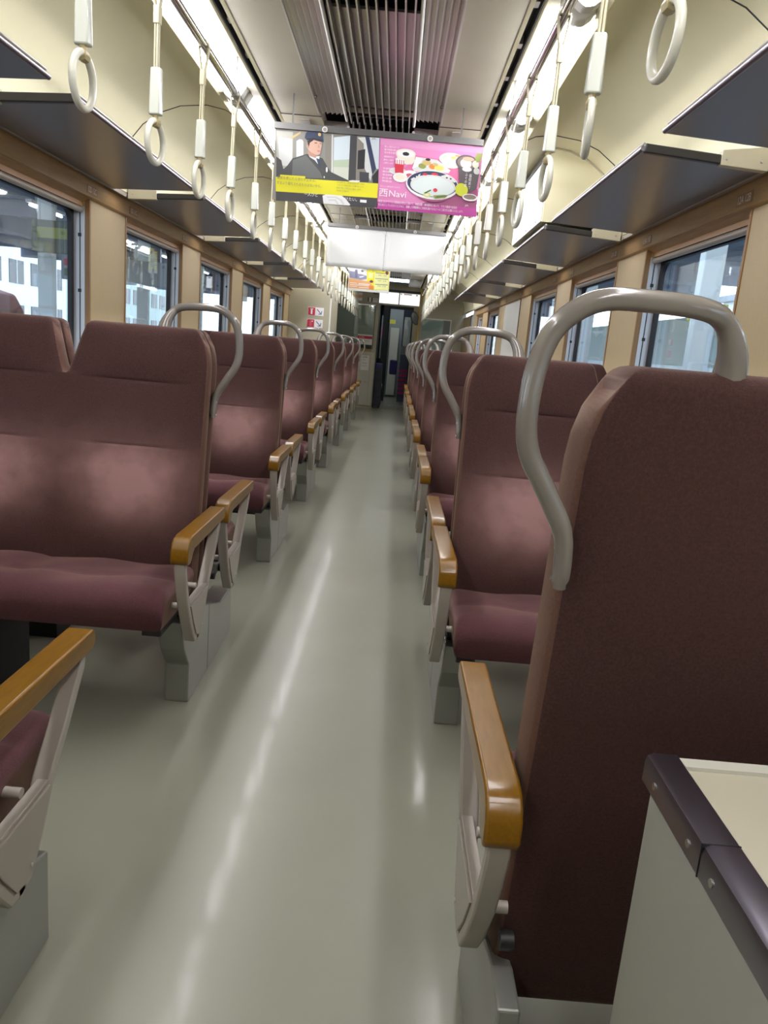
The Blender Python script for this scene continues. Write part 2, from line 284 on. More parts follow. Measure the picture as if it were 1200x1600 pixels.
ART = {"P1":[["cabgrey",[[-.457,2.088],[.018,2.09],[.025,1.895],[-.447,1.888]]],["haze",[[-.457,2.084],[-.382,2.084],[-.373,1.927],[-.448,1.921]]],["lt",[[-.449,2.057],[-.383,2.054],[-.376,1.935],[-.436,1.939]]],["dk",[[-.452,1.974],[-.428,1.96],[-.417,1.924],[-.378,1.927],[-.375,1.89],[-.447,1.888]]],["ochre",[[-.388,2.063],[-.347,2.089],[-.345,2.081],[-.383,2.055]]],["win",[[-.363,2.047],[-.35,2.056],[-.337,2.055],[-.331,2.046],[-.327,1.98],[-.359,1.974]]],["metal",[[-.233,2.09],[-.193,2.089],[-.185,1.909],[-.222,1.923]]],["lt",[[-.204,2.088],[-.197,2.088],[-.186,1.909],[-.194,1.911]]],["win",[[-.193,2.076],[-.119,2.089],[-.111,1.895],[-.185,1.924]]],["green",[[-.189,1.979],[-.116,1.989],[-.114,1.948],[-.187,1.95]]],["win2",[[-.187,1.95],[-.115,1.954],[-.112,1.894],[-.185,1.924]]],["dk",[[-.119,2.089],[-.088,2.092],[-.08,1.897],[-.114,1.896]]],["metal",[[-.088,2.092],[-.048,2.091],[-.016,1.902],[-.08,1.897]]],["lt",[[-.085,2.084],[-.048,2.088],[-.005,1.94],[-.011,1.903],[-.042,1.954],[-.055,2.06]]],["blk",[[-.079,2.029],[-.046,2.038],[-.044,1.954],[-.076,1.949]]],["lt",[[-.034,2.021],[-.019,2.024],[-.022,1.956],[-.033,1.959]]],["dk",[[-.065,1.94],[-.021,1.939],[-.02,1.898],[-.062,1.896]]],["navy",[[-.051,2.091],[-.033,2.091],[.009,1.958],[-.005,1.932]]],["lt2",[[-.031,2.089],[.015,2.09],[.022,1.959],[.011,1.958]]],["blk",[[.02,1.957],[-.006,1.924],[.0,1.897],[.025,1.897]]],["uni",[[-.447,1.888],[-.396,1.942],[-.376,1.972],[-.311,1.996],[-.239,1.983],[-.2,1.929],[-.104,1.895],[-.082,1.893],[-.447,1.884]]],["uni2",[[-.375,1.964],[-.315,1.99],[-.291,1.967],[-.244,1.921],[-.233,1.897],[-.375,1.89]]],["shirt",[[-.309,2.0],[-.293,2.0],[-.266,1.989],[-.253,1.991],[-.255,1.953],[-.274,1.972],[-.297,1.983]]],["navy",[[-.268,1.981],[-.252,1.978],[-.243,1.938],[-.255,1.949]]],["skin",[[-.314,2.051],[-.293,2.059],[-.248,2.05],[-.246,2.032],[-.248,2.016],[-.251,1.999],[-.264,1.994],[-.287,2.0],[-.303,2.011],[-.315,2.027]]],["skin2",[[-.307,2.011],[-.289,2.002],[-.266,1.994],[-.27,1.981],[-.297,1.987],[-.309,1.998]]],["skin2",[[-.316,2.039],[-.307,2.039],[-.301,2.021],[-.31,2.021]]],["blk",[[-.314,2.051],[-.293,2.061],[-.284,2.057],[-.301,2.044],[-.304,2.027],[-.311,2.039]]],["blk",[[-.28,2.047],[-.268,2.047],[-.267,2.044],[-.279,2.044]]],["blk",[[-.257,2.045],[-.248,2.045],[-.248,2.043],[-.256,2.043]]],["lip",[[-.266,2.014],[-.252,2.014],[-.254,2.01],[-.264,2.01]]],["skin2",[[-.261,2.043],[-.255,2.027],[-.262,2.026]]],["navy",[[-.317,2.09],[-.295,2.093],[-.246,2.091],[-.243,2.069],[-.239,2.051],[-.253,2.057],[-.284,2.06],[-.314,2.054],[-.326,2.062],[-.323,2.079]]],["blk",[[-.315,2.061],[-.284,2.066],[-.244,2.06],[-.239,2.051],[-.257,2.055],[-.288,2.058],[-.317,2.053]]],["gold",[[-.252,2.082],[-.252,2.08],[-.253,2.078],[-.254,2.076],[-.256,2.075],[-.259,2.075],[-.261,2.075],[-.263,2.076],[-.265,2.078],[-.266,2.08],[-.266,2.082],[-.266,2.084],[-.265,2.086],[-.264,2.088],[-.262,2.089],[-.259,2.089],[-.257,2.089],[-.255,2.088],[-.253,2.086],[-.252,2.084]]],["gold",[[-.257,2.083],[-.257,2.082],[-.257,2.081],[-.258,2.08],[-.259,2.08],[-.26,2.079],[-.261,2.08],[-.262,2.08],[-.262,2.081],[-.263,2.082],[-.263,2.083],[-.263,2.084],[-.263,2.085],[-.262,2.085],[-.261,2.086],[-.26,2.086],[-.259,2.086],[-.258,2.085],[-.258,2.085],[-.257,2.084]]],["white",[[-.212,1.936],[-.211,1.932],[-.212,1.929],[-.213,1.926],[-.214,1.925],[-.215,1.924],[-.217,1.925],[-.218,1.926],[-.219,1.929],[-.22,1.932],[-.22,1.936],[-.22,1.939],[-.22,1.943],[-.219,1.945],[-.218,1.947],[-.217,1.947],[-.215,1.947],[-.214,1.945],[-.213,1.943],[-.212,1.939]]],["white",[[-.223,1.903],[-.223,1.901],[-.223,1.9],[-.224,1.899],[-.225,1.899],[-.225,1.898],[-.226,1.899],[-.227,1.899],[-.228,1.9],[-.228,1.901],[-.228,1.903],[-.228,1.904],[-.228,1.905],[-.228,1.906],[-.227,1.907],[-.226,1.907],[-.225,1.907],[-.224,1.906],[-.224,1.905],[-.223,1.904]]],["white",[[-.113,1.896],[-.096,1.9],[-.06,1.901],[-.062,1.894],[-.104,1.891]]],["yellow",[[-.449,1.886],[.025,1.895],[.026,1.831],[-.445,1.823]]],["yellow",[[-.429,1.897],[-.313,1.899],[-.312,1.889],[-.429,1.886]]],["dk",[[-.445,1.823],[.026,1.832],[.026,1.792],[-.443,1.783]]],["white",[[-.228,1.822],[-.211,1.829],[-.175,1.829],[-.139,1.829],[-.121,1.818],[-.096,1.793],[-.101,1.789],[-.221,1.787]]],["lt",[[-.21,1.82],[-.166,1.823],[-.138,1.813],[-.123,1.793],[-.13,1.79],[-.147,1.808],[-.17,1.817],[-.205,1.814]]],["lt",[[-.2,1.808],[-.165,1.811],[-.15,1.791],[-.157,1.789],[-.169,1.804],[-.198,1.803]]]],"P2":[["pink",[[.016,2.091],[.492,2.095],[.489,1.825],[.028,1.821]]],["pink2",[[.019,2.089],[.49,2.095],[.484,2.064],[.273,2.059],[.021,2.063]]],["pink3",[[.185,2.031],[.384,2.015],[.399,1.908],[.493,1.903],[.488,1.828],[.252,1.825],[.153,1.926],[.124,1.902],[.1,1.921],[.16,1.996]]],["mauve",[[.293,1.854],[.484,1.911],[.489,1.825],[.221,1.818]]],["lt",[[.185,2.008],[.184,2.002],[.178,1.997],[.168,1.994],[.156,1.991],[.143,1.99],[.129,1.991],[.116,1.993],[.106,1.997],[.099,2.002],[.097,2.007],[.099,2.012],[.104,2.017],[.114,2.021],[.126,2.023],[.14,2.024],[.153,2.024],[.166,2.021],[.176,2.018],[.183,2.013]]],["cream",[[.096,2.028],[.185,2.035],[.183,2.011],[.174,1.991],[.147,1.988],[.11,2.005]]],["cream",[[.186,2.034],[.184,2.028],[.178,2.022],[.169,2.018],[.157,2.015],[.143,2.014],[.129,2.015],[.116,2.017],[.105,2.022],[.099,2.027],[.096,2.034],[.097,2.04],[.103,2.046],[.113,2.05],[.125,2.053],[.139,2.054],[.153,2.053],[.166,2.051],[.176,2.046],[.183,2.041]]],["white",[[.18,2.033],[.178,2.028],[.173,2.024],[.165,2.02],[.154,2.018],[.142,2.017],[.13,2.018],[.119,2.02],[.11,2.023],[.104,2.028],[.102,2.032],[.104,2.037],[.109,2.042],[.117,2.045],[.128,2.047],[.14,2.048],[.152,2.048],[.163,2.045],[.172,2.042],[.177,2.038]]],["blk",[[.156,2.033],[.156,2.03],[.154,2.028],[.151,2.026],[.146,2.025],[.142,2.025],[.137,2.025],[.132,2.026],[.129,2.028],[.127,2.03],[.126,2.033],[.126,2.035],[.128,2.037],[.131,2.039],[.136,2.04],[.14,2.041],[.145,2.041],[.149,2.039],[.153,2.038],[.155,2.035]]],["lt",[[.175,1.977],[.197,2.024],[.286,2.019],[.352,1.979],[.344,1.966],[.282,1.969],[.185,1.961]]],["white",[[.188,2.025],[.22,2.018],[.201,1.983],[.175,1.973]]],["olive",[[.238,1.987],[.238,1.984],[.235,1.98],[.232,1.978],[.227,1.976],[.222,1.976],[.216,1.976],[.211,1.978],[.207,1.98],[.204,1.983],[.203,1.987],[.203,1.99],[.205,1.994],[.209,1.996],[.214,1.998],[.219,1.998],[.225,1.998],[.23,1.996],[.234,1.994],[.237,1.991]]],["ochre",[[.259,2.003],[.258,1.999],[.256,1.996],[.251,1.994],[.246,1.992],[.24,1.991],[.234,1.992],[.228,1.994],[.223,1.996],[.22,1.999],[.219,2.003],[.22,2.006],[.222,2.009],[.226,2.012],[.232,2.014],[.238,2.014],[.244,2.014],[.25,2.012],[.254,2.01],[.257,2.007]]],["orange",[[.282,1.989],[.282,1.985],[.28,1.982],[.277,1.979],[.273,1.978],[.268,1.977],[.263,1.978],[.259,1.979],[.255,1.982],[.252,1.985],[.251,1.989],[.252,1.992],[.254,1.995],[.257,1.998],[.261,2.0],[.266,2.0],[.27,2.0],[.275,1.998],[.279,1.995],[.281,1.992]]],["yellow2",[[.32,1.985],[.32,1.982],[.317,1.978],[.312,1.976],[.306,1.974],[.299,1.974],[.292,1.974],[.286,1.976],[.281,1.978],[.277,1.981],[.276,1.985],[.277,1.988],[.28,1.992],[.284,1.994],[.29,1.996],[.297,1.996],[.304,1.996],[.31,1.994],[.315,1.992],[.319,1.989]]],["blk",[[.256,2.017],[.255,2.015],[.254,2.013],[.251,2.012],[.248,2.011],[.245,2.011],[.241,2.011],[.238,2.012],[.235,2.013],[.233,2.015],[.233,2.016],[.233,2.018],[.235,2.02],[.237,2.021],[.24,2.022],[.244,2.022],[.247,2.022],[.25,2.021],[.253,2.02],[.255,2.018]]],["ochre",[[.292,1.998],[.292,1.996],[.29,1.994],[.288,1.992],[.284,1.991],[.28,1.991],[.276,1.991],[.272,1.992],[.269,1.994],[.267,1.996],[.266,1.998],[.266,2.0],[.268,2.002],[.271,2.004],[.274,2.005],[.278,2.005],[.283,2.005],[.286,2.004],[.289,2.002],[.292,2.0]]],["cream",[[.399,2.012],[.398,2.005],[.392,1.997],[.382,1.992],[.37,1.988],[.356,1.987],[.341,1.988],[.328,1.991],[.317,1.997],[.31,2.004],[.307,2.012],[.308,2.02],[.314,2.027],[.324,2.032],[.336,2.036],[.35,2.037],[.365,2.036],[.378,2.033],[.389,2.027],[.396,2.02]]],["lt",[[.409,2.027],[.407,2.018],[.4,2.01],[.388,2.004],[.372,2.0],[.354,1.999],[.336,2.0],[.32,2.004],[.307,2.01],[.298,2.017],[.294,2.026],[.296,2.035],[.303,2.042],[.315,2.049],[.331,2.053],[.349,2.054],[.366,2.053],[.383,2.049],[.396,2.043],[.405,2.035]]],["cream",[[.4,2.031],[.398,2.025],[.392,2.02],[.383,2.016],[.371,2.013],[.357,2.012],[.344,2.013],[.331,2.016],[.321,2.02],[.314,2.025],[.311,2.031],[.313,2.036],[.319,2.041],[.328,2.045],[.34,2.048],[.354,2.049],[.367,2.048],[.38,2.046],[.39,2.042],[.397,2.037]]],["yellow2",[[.371,2.033],[.37,2.031],[.369,2.03],[.367,2.029],[.364,2.028],[.36,2.027],[.357,2.028],[.354,2.029],[.351,2.03],[.349,2.031],[.349,2.033],[.349,2.035],[.35,2.036],[.353,2.038],[.356,2.039],[.359,2.039],[.362,2.039],[.366,2.038],[.368,2.037],[.37,2.035]]],["ochre",[[.387,2.043],[.387,2.041],[.385,2.04],[.383,2.039],[.38,2.038],[.377,2.038],[.373,2.038],[.37,2.039],[.368,2.04],[.366,2.041],[.365,2.043],[.366,2.044],[.367,2.046],[.369,2.047],[.372,2.047],[.376,2.048],[.379,2.047],[.382,2.047],[.385,2.046],[.387,2.044]]],["red",[[.093,2.003],[.135,2.003],[.137,1.949],[.098,1.948]]],["white",[[.096,2.01],[.131,2.009],[.134,1.982],[.097,1.983]]],["red",[[.102,2.004],[.105,2.004],[.106,1.982],[.103,1.982]]],["red",[[.113,2.005],[.116,2.005],[.117,1.981],[.114,1.982]]],["red",[[.123,2.005],[.126,2.004],[.127,1.981],[.124,1.982]]],["white",[[.113,1.963],[.113,1.962],[.112,1.961],[.111,1.96],[.11,1.96],[.109,1.959],[.107,1.96],[.106,1.96],[.105,1.961],[.104,1.962],[.104,1.963],[.104,1.965],[.104,1.966],[.105,1.967],[.107,1.967],[.108,1.968],[.109,1.967],[.111,1.967],[.112,1.966],[.112,1.965]]],["lt",[[.15,1.956],[.149,1.95],[.143,1.946],[.135,1.942],[.124,1.94],[.112,1.939],[.099,1.94],[.088,1.942],[.079,1.945],[.073,1.95],[.07,1.955],[.072,1.96],[.077,1.965],[.086,1.968],[.097,1.971],[.109,1.972],[.121,1.971],[.133,1.969],[.142,1.965],[.148,1.961]]],["red",[[.094,1.987],[.135,1.986],[.137,1.949],[.098,1.948]]],["white",[[.157,1.93],[.156,1.923],[.152,1.918],[.145,1.913],[.136,1.91],[.126,1.909],[.115,1.91],[.106,1.913],[.098,1.917],[.093,1.923],[.09,1.929],[.091,1.936],[.096,1.941],[.103,1.946],[.112,1.949],[.122,1.95],[.132,1.949],[.142,1.946],[.15,1.942],[.155,1.936]]],["cream",[[.148,1.932],[.147,1.928],[.144,1.924],[.139,1.921],[.132,1.919],[.125,1.918],[.117,1.919],[.11,1.921],[.104,1.924],[.101,1.927],[.099,1.931],[.1,1.935],[.103,1.939],[.108,1.942],[.115,1.944],[.122,1.945],[.13,1.944],[.137,1.942],[.143,1.939],[.146,1.936]]],["white",[[.2,1.95],[.198,1.945],[.194,1.941],[.188,1.938],[.179,1.936],[.17,1.935],[.16,1.936],[.151,1.938],[.144,1.941],[.139,1.945],[.137,1.949],[.139,1.954],[.143,1.958],[.149,1.961],[.158,1.963],[.167,1.964],[.177,1.963],[.186,1.961],[.193,1.958],[.198,1.954]]],["rose",[[.184,1.943],[.183,1.941],[.181,1.939],[.177,1.937],[.173,1.936],[.168,1.936],[.162,1.936],[.157,1.937],[.154,1.939],[.151,1.941],[.15,1.943],[.151,1.946],[.153,1.948],[.156,1.949],[.161,1.95],[.166,1.951],[.171,1.95],[.176,1.949],[.18,1.948],[.183,1.946]]],["darkgrey",[[.371,2.026],[.481,2.018],[.484,1.969],[.479,1.911],[.45,1.889],[.398,1.925],[.389,1.986]]],["darkgrey",[[.474,2.018],[.473,2.008],[.466,1.999],[.456,1.992],[.442,1.987],[.427,1.985],[.411,1.987],[.396,1.991],[.384,1.998],[.376,2.007],[.372,2.017],[.374,2.028],[.38,2.037],[.39,2.044],[.404,2.049],[.42,2.05],[.435,2.049],[.45,2.044],[.462,2.037],[.47,2.028]]],["greybr",[[.467,2.018],[.466,2.01],[.461,2.002],[.451,1.996],[.44,1.993],[.426,1.991],[.412,1.992],[.399,1.996],[.389,2.002],[.382,2.009],[.379,2.017],[.38,2.026],[.386,2.033],[.395,2.039],[.407,2.043],[.42,2.044],[.434,2.043],[.447,2.039],[.457,2.034],[.464,2.026]]],["lt",[[.446,2.014],[.445,2.007],[.442,2.001],[.437,1.997],[.429,1.994],[.421,1.993],[.413,1.994],[.405,1.997],[.399,2.001],[.395,2.007],[.393,2.013],[.393,2.019],[.396,2.025],[.402,2.03],[.409,2.033],[.417,2.034],[.425,2.033],[.433,2.03],[.439,2.025],[.444,2.02]]],["salmon",[[.455,2.033],[.454,2.03],[.45,2.027],[.444,2.025],[.437,2.024],[.429,2.024],[.421,2.024],[.413,2.025],[.407,2.027],[.403,2.03],[.402,2.032],[.403,2.035],[.406,2.038],[.412,2.04],[.419,2.041],[.427,2.042],[.435,2.041],[.443,2.04],[.449,2.038],[.453,2.035]]],["white",[[.448,1.989],[.448,1.986],[.445,1.983],[.44,1.981],[.434,1.979],[.427,1.979],[.42,1.979],[.414,1.981],[.409,1.983],[.405,1.986],[.404,1.989],[.405,1.992],[.408,1.995],[.412,1.998],[.418,1.999],[.425,2.0],[.432,1.999],[.438,1.998],[.443,1.996],[.447,1.993]]],["cream",[[.479,2.013],[.479,2.008],[.477,2.003],[.474,2.0],[.47,1.997],[.465,1.996],[.46,1.997],[.456,2.0],[.452,2.003],[.449,2.008],[.448,2.013],[.448,2.018],[.45,2.022],[.453,2.026],[.457,2.028],[.462,2.029],[.467,2.028],[.471,2.026],[.475,2.022],[.478,2.018]]],["olive",[[.456,2.041],[.467,2.062],[.491,2.062],[.484,2.027],[.467,2.021]]],["lt",[[.485,1.985],[.485,1.98],[.483,1.976],[.481,1.973],[.477,1.971],[.473,1.971],[.468,1.971],[.464,1.973],[.46,1.976],[.458,1.98],[.457,1.984],[.457,1.989],[.459,1.993],[.461,1.996],[.465,1.998],[.469,1.998],[.474,1.998],[.478,1.996],[.482,1.993],[.484,1.989]]],["mauve",[[.351,1.861],[.348,1.854],[.339,1.847],[.323,1.841],[.304,1.837],[.282,1.836],[.26,1.837],[.239,1.84],[.223,1.846],[.212,1.853],[.208,1.86],[.211,1.868],[.22,1.875],[.235,1.881],[.255,1.884],[.277,1.886],[.299,1.885],[.319,1.881],[.336,1.876],[.346,1.869]]],["white",[[.397,1.909],[.396,1.897],[.39,1.885],[.38,1.875],[.366,1.865],[.348,1.857],[.327,1.851],[.305,1.848],[.281,1.846],[.257,1.847],[.233,1.851],[.212,1.856],[.192,1.864],[.176,1.873],[.164,1.884],[.156,1.896],[.152,1.908],[.154,1.92],[.159,1.931],[.17,1.942],[.184,1.952],[.202,1.959],[.222,1.965],[.245,1.969],[.269,1.97],[.292,1.969],[.316,1.966],[.337,1.96],[.357,1.953],[.373,1.944],[.385,1.933],[.393,1.921]]],["navy",[[.391,1.913],[.39,1.902],[.384,1.892],[.374,1.882],[.361,1.874],[.344,1.867],[.324,1.861],[.302,1.858],[.28,1.857],[.257,1.858],[.235,1.861],[.214,1.866],[.196,1.873],[.18,1.881],[.169,1.891],[.161,1.901],[.158,1.912],[.159,1.923],[.165,1.933],[.175,1.943],[.188,1.951],[.205,1.958],[.225,1.964],[.246,1.967],[.269,1.968],[.292,1.967],[.314,1.964],[.334,1.959],[.353,1.952],[.368,1.944],[.38,1.935],[.387,1.924]]],["lt",[[.382,1.906],[.381,1.897],[.376,1.889],[.367,1.881],[.354,1.873],[.339,1.868],[.321,1.863],[.302,1.86],[.282,1.859],[.261,1.86],[.241,1.863],[.223,1.867],[.206,1.873],[.193,1.879],[.182,1.887],[.175,1.896],[.173,1.905],[.174,1.914],[.179,1.923],[.188,1.931],[.2,1.938],[.215,1.944],[.233,1.948],[.252,1.951],[.273,1.952],[.293,1.951],[.313,1.949],[.331,1.945],[.348,1.939],[.361,1.932],[.372,1.924],[.379,1.915]]],["ice",[[.373,1.903],[.372,1.895],[.367,1.887],[.359,1.88],[.348,1.874],[.334,1.868],[.318,1.864],[.3,1.862],[.282,1.861],[.263,1.862],[.245,1.864],[.228,1.868],[.213,1.873],[.2,1.879],[.191,1.886],[.184,1.894],[.182,1.902],[.183,1.91],[.188,1.918],[.196,1.925],[.207,1.931],[.221,1.936],[.237,1.94],[.255,1.943],[.273,1.944],[.292,1.943],[.31,1.941],[.327,1.937],[.342,1.932],[.355,1.926],[.364,1.919],[.37,1.911]]],["red",[[.248,1.952],[.248,1.951],[.246,1.949],[.244,1.948],[.241,1.947],[.238,1.947],[.234,1.947],[.231,1.948],[.228,1.949],[.227,1.95],[.226,1.952],[.226,1.953],[.228,1.955],[.23,1.956],[.233,1.957],[.237,1.957],[.24,1.957],[.243,1.956],[.246,1.955],[.247,1.954]]],["red",[[.297,1.956],[.296,1.955],[.294,1.953],[.291,1.952],[.286,1.951],[.282,1.951],[.277,1.951],[.272,1.952],[.269,1.953],[.266,1.954],[.266,1.956],[.266,1.957],[.268,1.959],[.272,1.96],[.276,1.961],[.281,1.961],[.285,1.961],[.29,1.96],[.293,1.959],[.296,1.958]]],["lt",[[.173,1.927],[.217,1.954],[.206,1.926],[.18,1.917]]],["lt",[[.31,1.951],[.336,1.959],[.388,1.934],[.375,1.927],[.339,1.937]]],["navy",[[.196,1.937],[.196,1.936],[.196,1.935],[.195,1.934],[.194,1.933],[.192,1.933],[.191,1.933],[.19,1.934],[.188,1.935],[.188,1.936],[.187,1.937],[.188,1.938],[.188,1.939],[.189,1.94],[.19,1.941],[.191,1.941],[.193,1.941],[.194,1.94],[.195,1.94],[.196,1.938]]],["navy",[[.206,1.944],[.206,1.943],[.205,1.942],[.205,1.942],[.204,1.941],[.203,1.941],[.202,1.941],[.2,1.941],[.2,1.942],[.199,1.943],[.199,1.944],[.199,1.945],[.199,1.946],[.2,1.947],[.201,1.947],[.202,1.947],[.203,1.947],[.204,1.947],[.205,1.946],[.206,1.945]]],["navy",[[.343,1.945],[.343,1.944],[.342,1.943],[.341,1.942],[.34,1.942],[.338,1.942],[.336,1.942],[.335,1.942],[.334,1.943],[.333,1.944],[.332,1.945],[.333,1.946],[.333,1.947],[.334,1.947],[.336,1.948],[.337,1.948],[.339,1.948],[.341,1.947],[.342,1.947],[.343,1.946]]],["navy",[[.36,1.942],[.36,1.941],[.36,1.94],[.359,1.939],[.357,1.939],[.356,1.939],[.355,1.939],[.353,1.939],[.352,1.94],[.352,1.941],[.351,1.942],[.351,1.943],[.352,1.944],[.353,1.945],[.354,1.945],[.355,1.945],[.357,1.945],[.358,1.945],[.359,1.944],[.36,1.943]]],["lime",[[.27,1.865],[.269,1.862],[.267,1.859],[.264,1.856],[.259,1.855],[.254,1.854],[.249,1.855],[.244,1.856],[.24,1.859],[.237,1.862],[.236,1.865],[.237,1.868],[.239,1.871],[.242,1.874],[.247,1.875],[.252,1.876],[.257,1.875],[.262,1.874],[.266,1.871],[.269,1.868]]],["cream",[[.262,1.865],[.262,1.864],[.261,1.862],[.259,1.861],[.256,1.86],[.254,1.86],[.251,1.86],[.248,1.861],[.246,1.862],[.245,1.863],[.244,1.865],[.244,1.866],[.246,1.868],[.247,1.869],[.25,1.87],[.253,1.87],[.255,1.87],[.258,1.869],[.26,1.868],[.261,1.867]]],["red",[[.3,1.888],[.3,1.885],[.298,1.883],[.296,1.881],[.294,1.88],[.291,1.879],[.288,1.88],[.285,1.881],[.283,1.883],[.281,1.885],[.28,1.888],[.28,1.89],[.282,1.892],[.284,1.894],[.286,1.896],[.289,1.896],[.292,1.896],[.295,1.894],[.298,1.893],[.299,1.89]]],["olive",[[.283,1.865],[.332,1.871],[.35,1.869],[.338,1.857],[.289,1.851]]],["dkgreen",[[.238,1.872],[.268,1.889],[.272,1.885],[.247,1.869]]],["dkgreen",[[.293,1.86],[.345,1.87],[.348,1.866],[.298,1.855]]],["limey",[[.44,1.899],[.439,1.891],[.436,1.883],[.43,1.876],[.422,1.872],[.414,1.871],[.404,1.872],[.396,1.876],[.388,1.882],[.383,1.89],[.381,1.899],[.382,1.908],[.385,1.916],[.391,1.922],[.399,1.926],[.408,1.927],[.417,1.926],[.425,1.922],[.433,1.916],[.438,1.908]]],["white",[[.488,1.869],[.487,1.864],[.482,1.86],[.475,1.856],[.465,1.854],[.454,1.853],[.443,1.854],[.433,1.856],[.425,1.859],[.419,1.864],[.417,1.868],[.418,1.873],[.423,1.878],[.43,1.881],[.44,1.884],[.451,1.884],[.462,1.884],[.472,1.882],[.48,1.878],[.486,1.874]]],["greybr",[[.481,1.871],[.48,1.868],[.476,1.865],[.47,1.862],[.462,1.861],[.454,1.86],[.445,1.86],[.436,1.862],[.43,1.864],[.425,1.867],[.423,1.871],[.424,1.874],[.428,1.877],[.434,1.879],[.442,1.881],[.451,1.882],[.46,1.881],[.468,1.88],[.475,1.877],[.48,1.874]]],["magenta",[[.028,1.819],[.489,1.825],[.491,1.788],[.031,1.785]]]],"P3":[["lt",[[-.477,2.079],[-.263,2.085],[-.254,1.912],[-.471,1.932]]],["slate",[[-.468,2.015],[-.407,2.011],[-.404,2.035],[-.375,2.035],[-.369,1.991],[-.313,1.986],[-.258,1.972],[-.258,1.935],[-.327,1.92],[-.466,1.937]]],["slate2",[[-.404,2.035],[-.375,2.035],[-.367,1.94],[-.399,1.94]]],["lt",[[-.35,1.96],[-.283,1.975],[-.301,1.955],[-.343,1.944]]],["darkgrey",[[-.436,2.076],[-.378,2.078],[-.378,2.062],[-.432,2.06]]],["orangel",[[-.473,1.931],[-.307,1.917],[-.21,1.911],[-.169,1.887],[-.163,1.817],[-.467,1.818]]],["orange",[[-.236,1.872],[-.162,1.859],[-.163,1.817],[-.217,1.822]]],["yellow",[[-.26,2.083],[.008,2.083],[.018,1.828],[-.161,1.817],[-.167,1.864],[-.254,1.922]]],["orangel",[[-.36,1.913],[-.21,1.914],[-.212,1.881],[-.359,1.894]]],["lemon",[[-.171,2.028],[.004,2.013],[.01,1.832],[-.157,1.827]]],["lemon",[[-.243,2.015],[-.184,2.015],[-.182,1.951],[-.237,1.951]]],["plum",[[-.042,2.063],[-.042,2.056],[-.045,2.049],[-.05,2.044],[-.056,2.041],[-.063,2.04],[-.07,2.041],[-.077,2.044],[-.083,2.049],[-.087,2.055],[-.088,2.062],[-.088,2.07],[-.085,2.076],[-.08,2.081],[-.074,2.084],[-.067,2.086],[-.06,2.084],[-.053,2.081],[-.047,2.076],[-.044,2.07]]],["plum",[[.001,2.027],[.0,2.02],[-.002,2.014],[-.006,2.009],[-.011,2.006],[-.017,2.005],[-.023,2.006],[-.028,2.009],[-.033,2.014],[-.036,2.02],[-.038,2.027],[-.038,2.034],[-.035,2.04],[-.031,2.045],[-.026,2.048],[-.02,2.049],[-.014,2.048],[-.009,2.045],[-.004,2.04],[-.001,2.034]]],["plum",[[-.176,1.913],[-.177,1.908],[-.179,1.903],[-.184,1.899],[-.19,1.897],[-.197,1.896],[-.203,1.897],[-.21,1.899],[-.215,1.903],[-.218,1.907],[-.22,1.912],[-.219,1.917],[-.216,1.922],[-.212,1.925],[-.206,1.928],[-.199,1.929],[-.192,1.928],[-.186,1.926],[-.181,1.922],[-.178,1.918]]],["slate2",[[-.299,2.026],[-.3,2.022],[-.302,2.018],[-.305,2.015],[-.31,2.013],[-.315,2.013],[-.32,2.013],[-.325,2.015],[-.329,2.018],[-.332,2.022],[-.333,2.025],[-.332,2.029],[-.33,2.033],[-.327,2.036],[-.322,2.038],[-.317,2.038],[-.312,2.038],[-.307,2.036],[-.303,2.033],[-.3,2.03]]],["slate2",[[-.156,2.02],[-.042,2.021],[-.042,2.014],[-.155,2.013]]],["slate2",[[-.155,1.954],[.0,1.957],[.0,1.95],[-.155,1.948]]],["slate2",[[-.15,1.888],[.0,1.892],[.001,1.885],[-.149,1.881]]],["white",[[-.455,1.882],[-.368,1.882],[-.367,1.875],[-.455,1.875]]],["white",[[-.454,1.861],[-.221,1.862],[-.22,1.855],[-.453,1.854]]],["white",[[-.462,1.841],[-.365,1.843],[-.364,1.837],[-.461,1.836]]],["white",[[-.353,1.881],[-.217,1.88],[-.216,1.869],[-.352,1.868]]],["white",[[-.345,1.837],[-.219,1.838],[-.218,1.831],[-.344,1.83]]]]}

# ================================================================== THE CARRIAGE SHELL
Y0, Y1 = -1.9, 14.4
WX = 1.356
b = MB(); b.box(-1.5, 1.5, Y0-.1, 18.6, -.06, 0, 'floor_vinyl'); struct(b.build('floor', smooth=0))
b = MB()                                            # striped threshold before the gangway
for i in range(9):
    x = -.20+i*.075
    b.prism([(x, 14.5), (x+.037, 14.5), (x+.16, 15.3), (x+.12, 15.3)], .001, .004, 'stripe_yellow', 'z')
struct(b.build('trim_1', smooth=0))

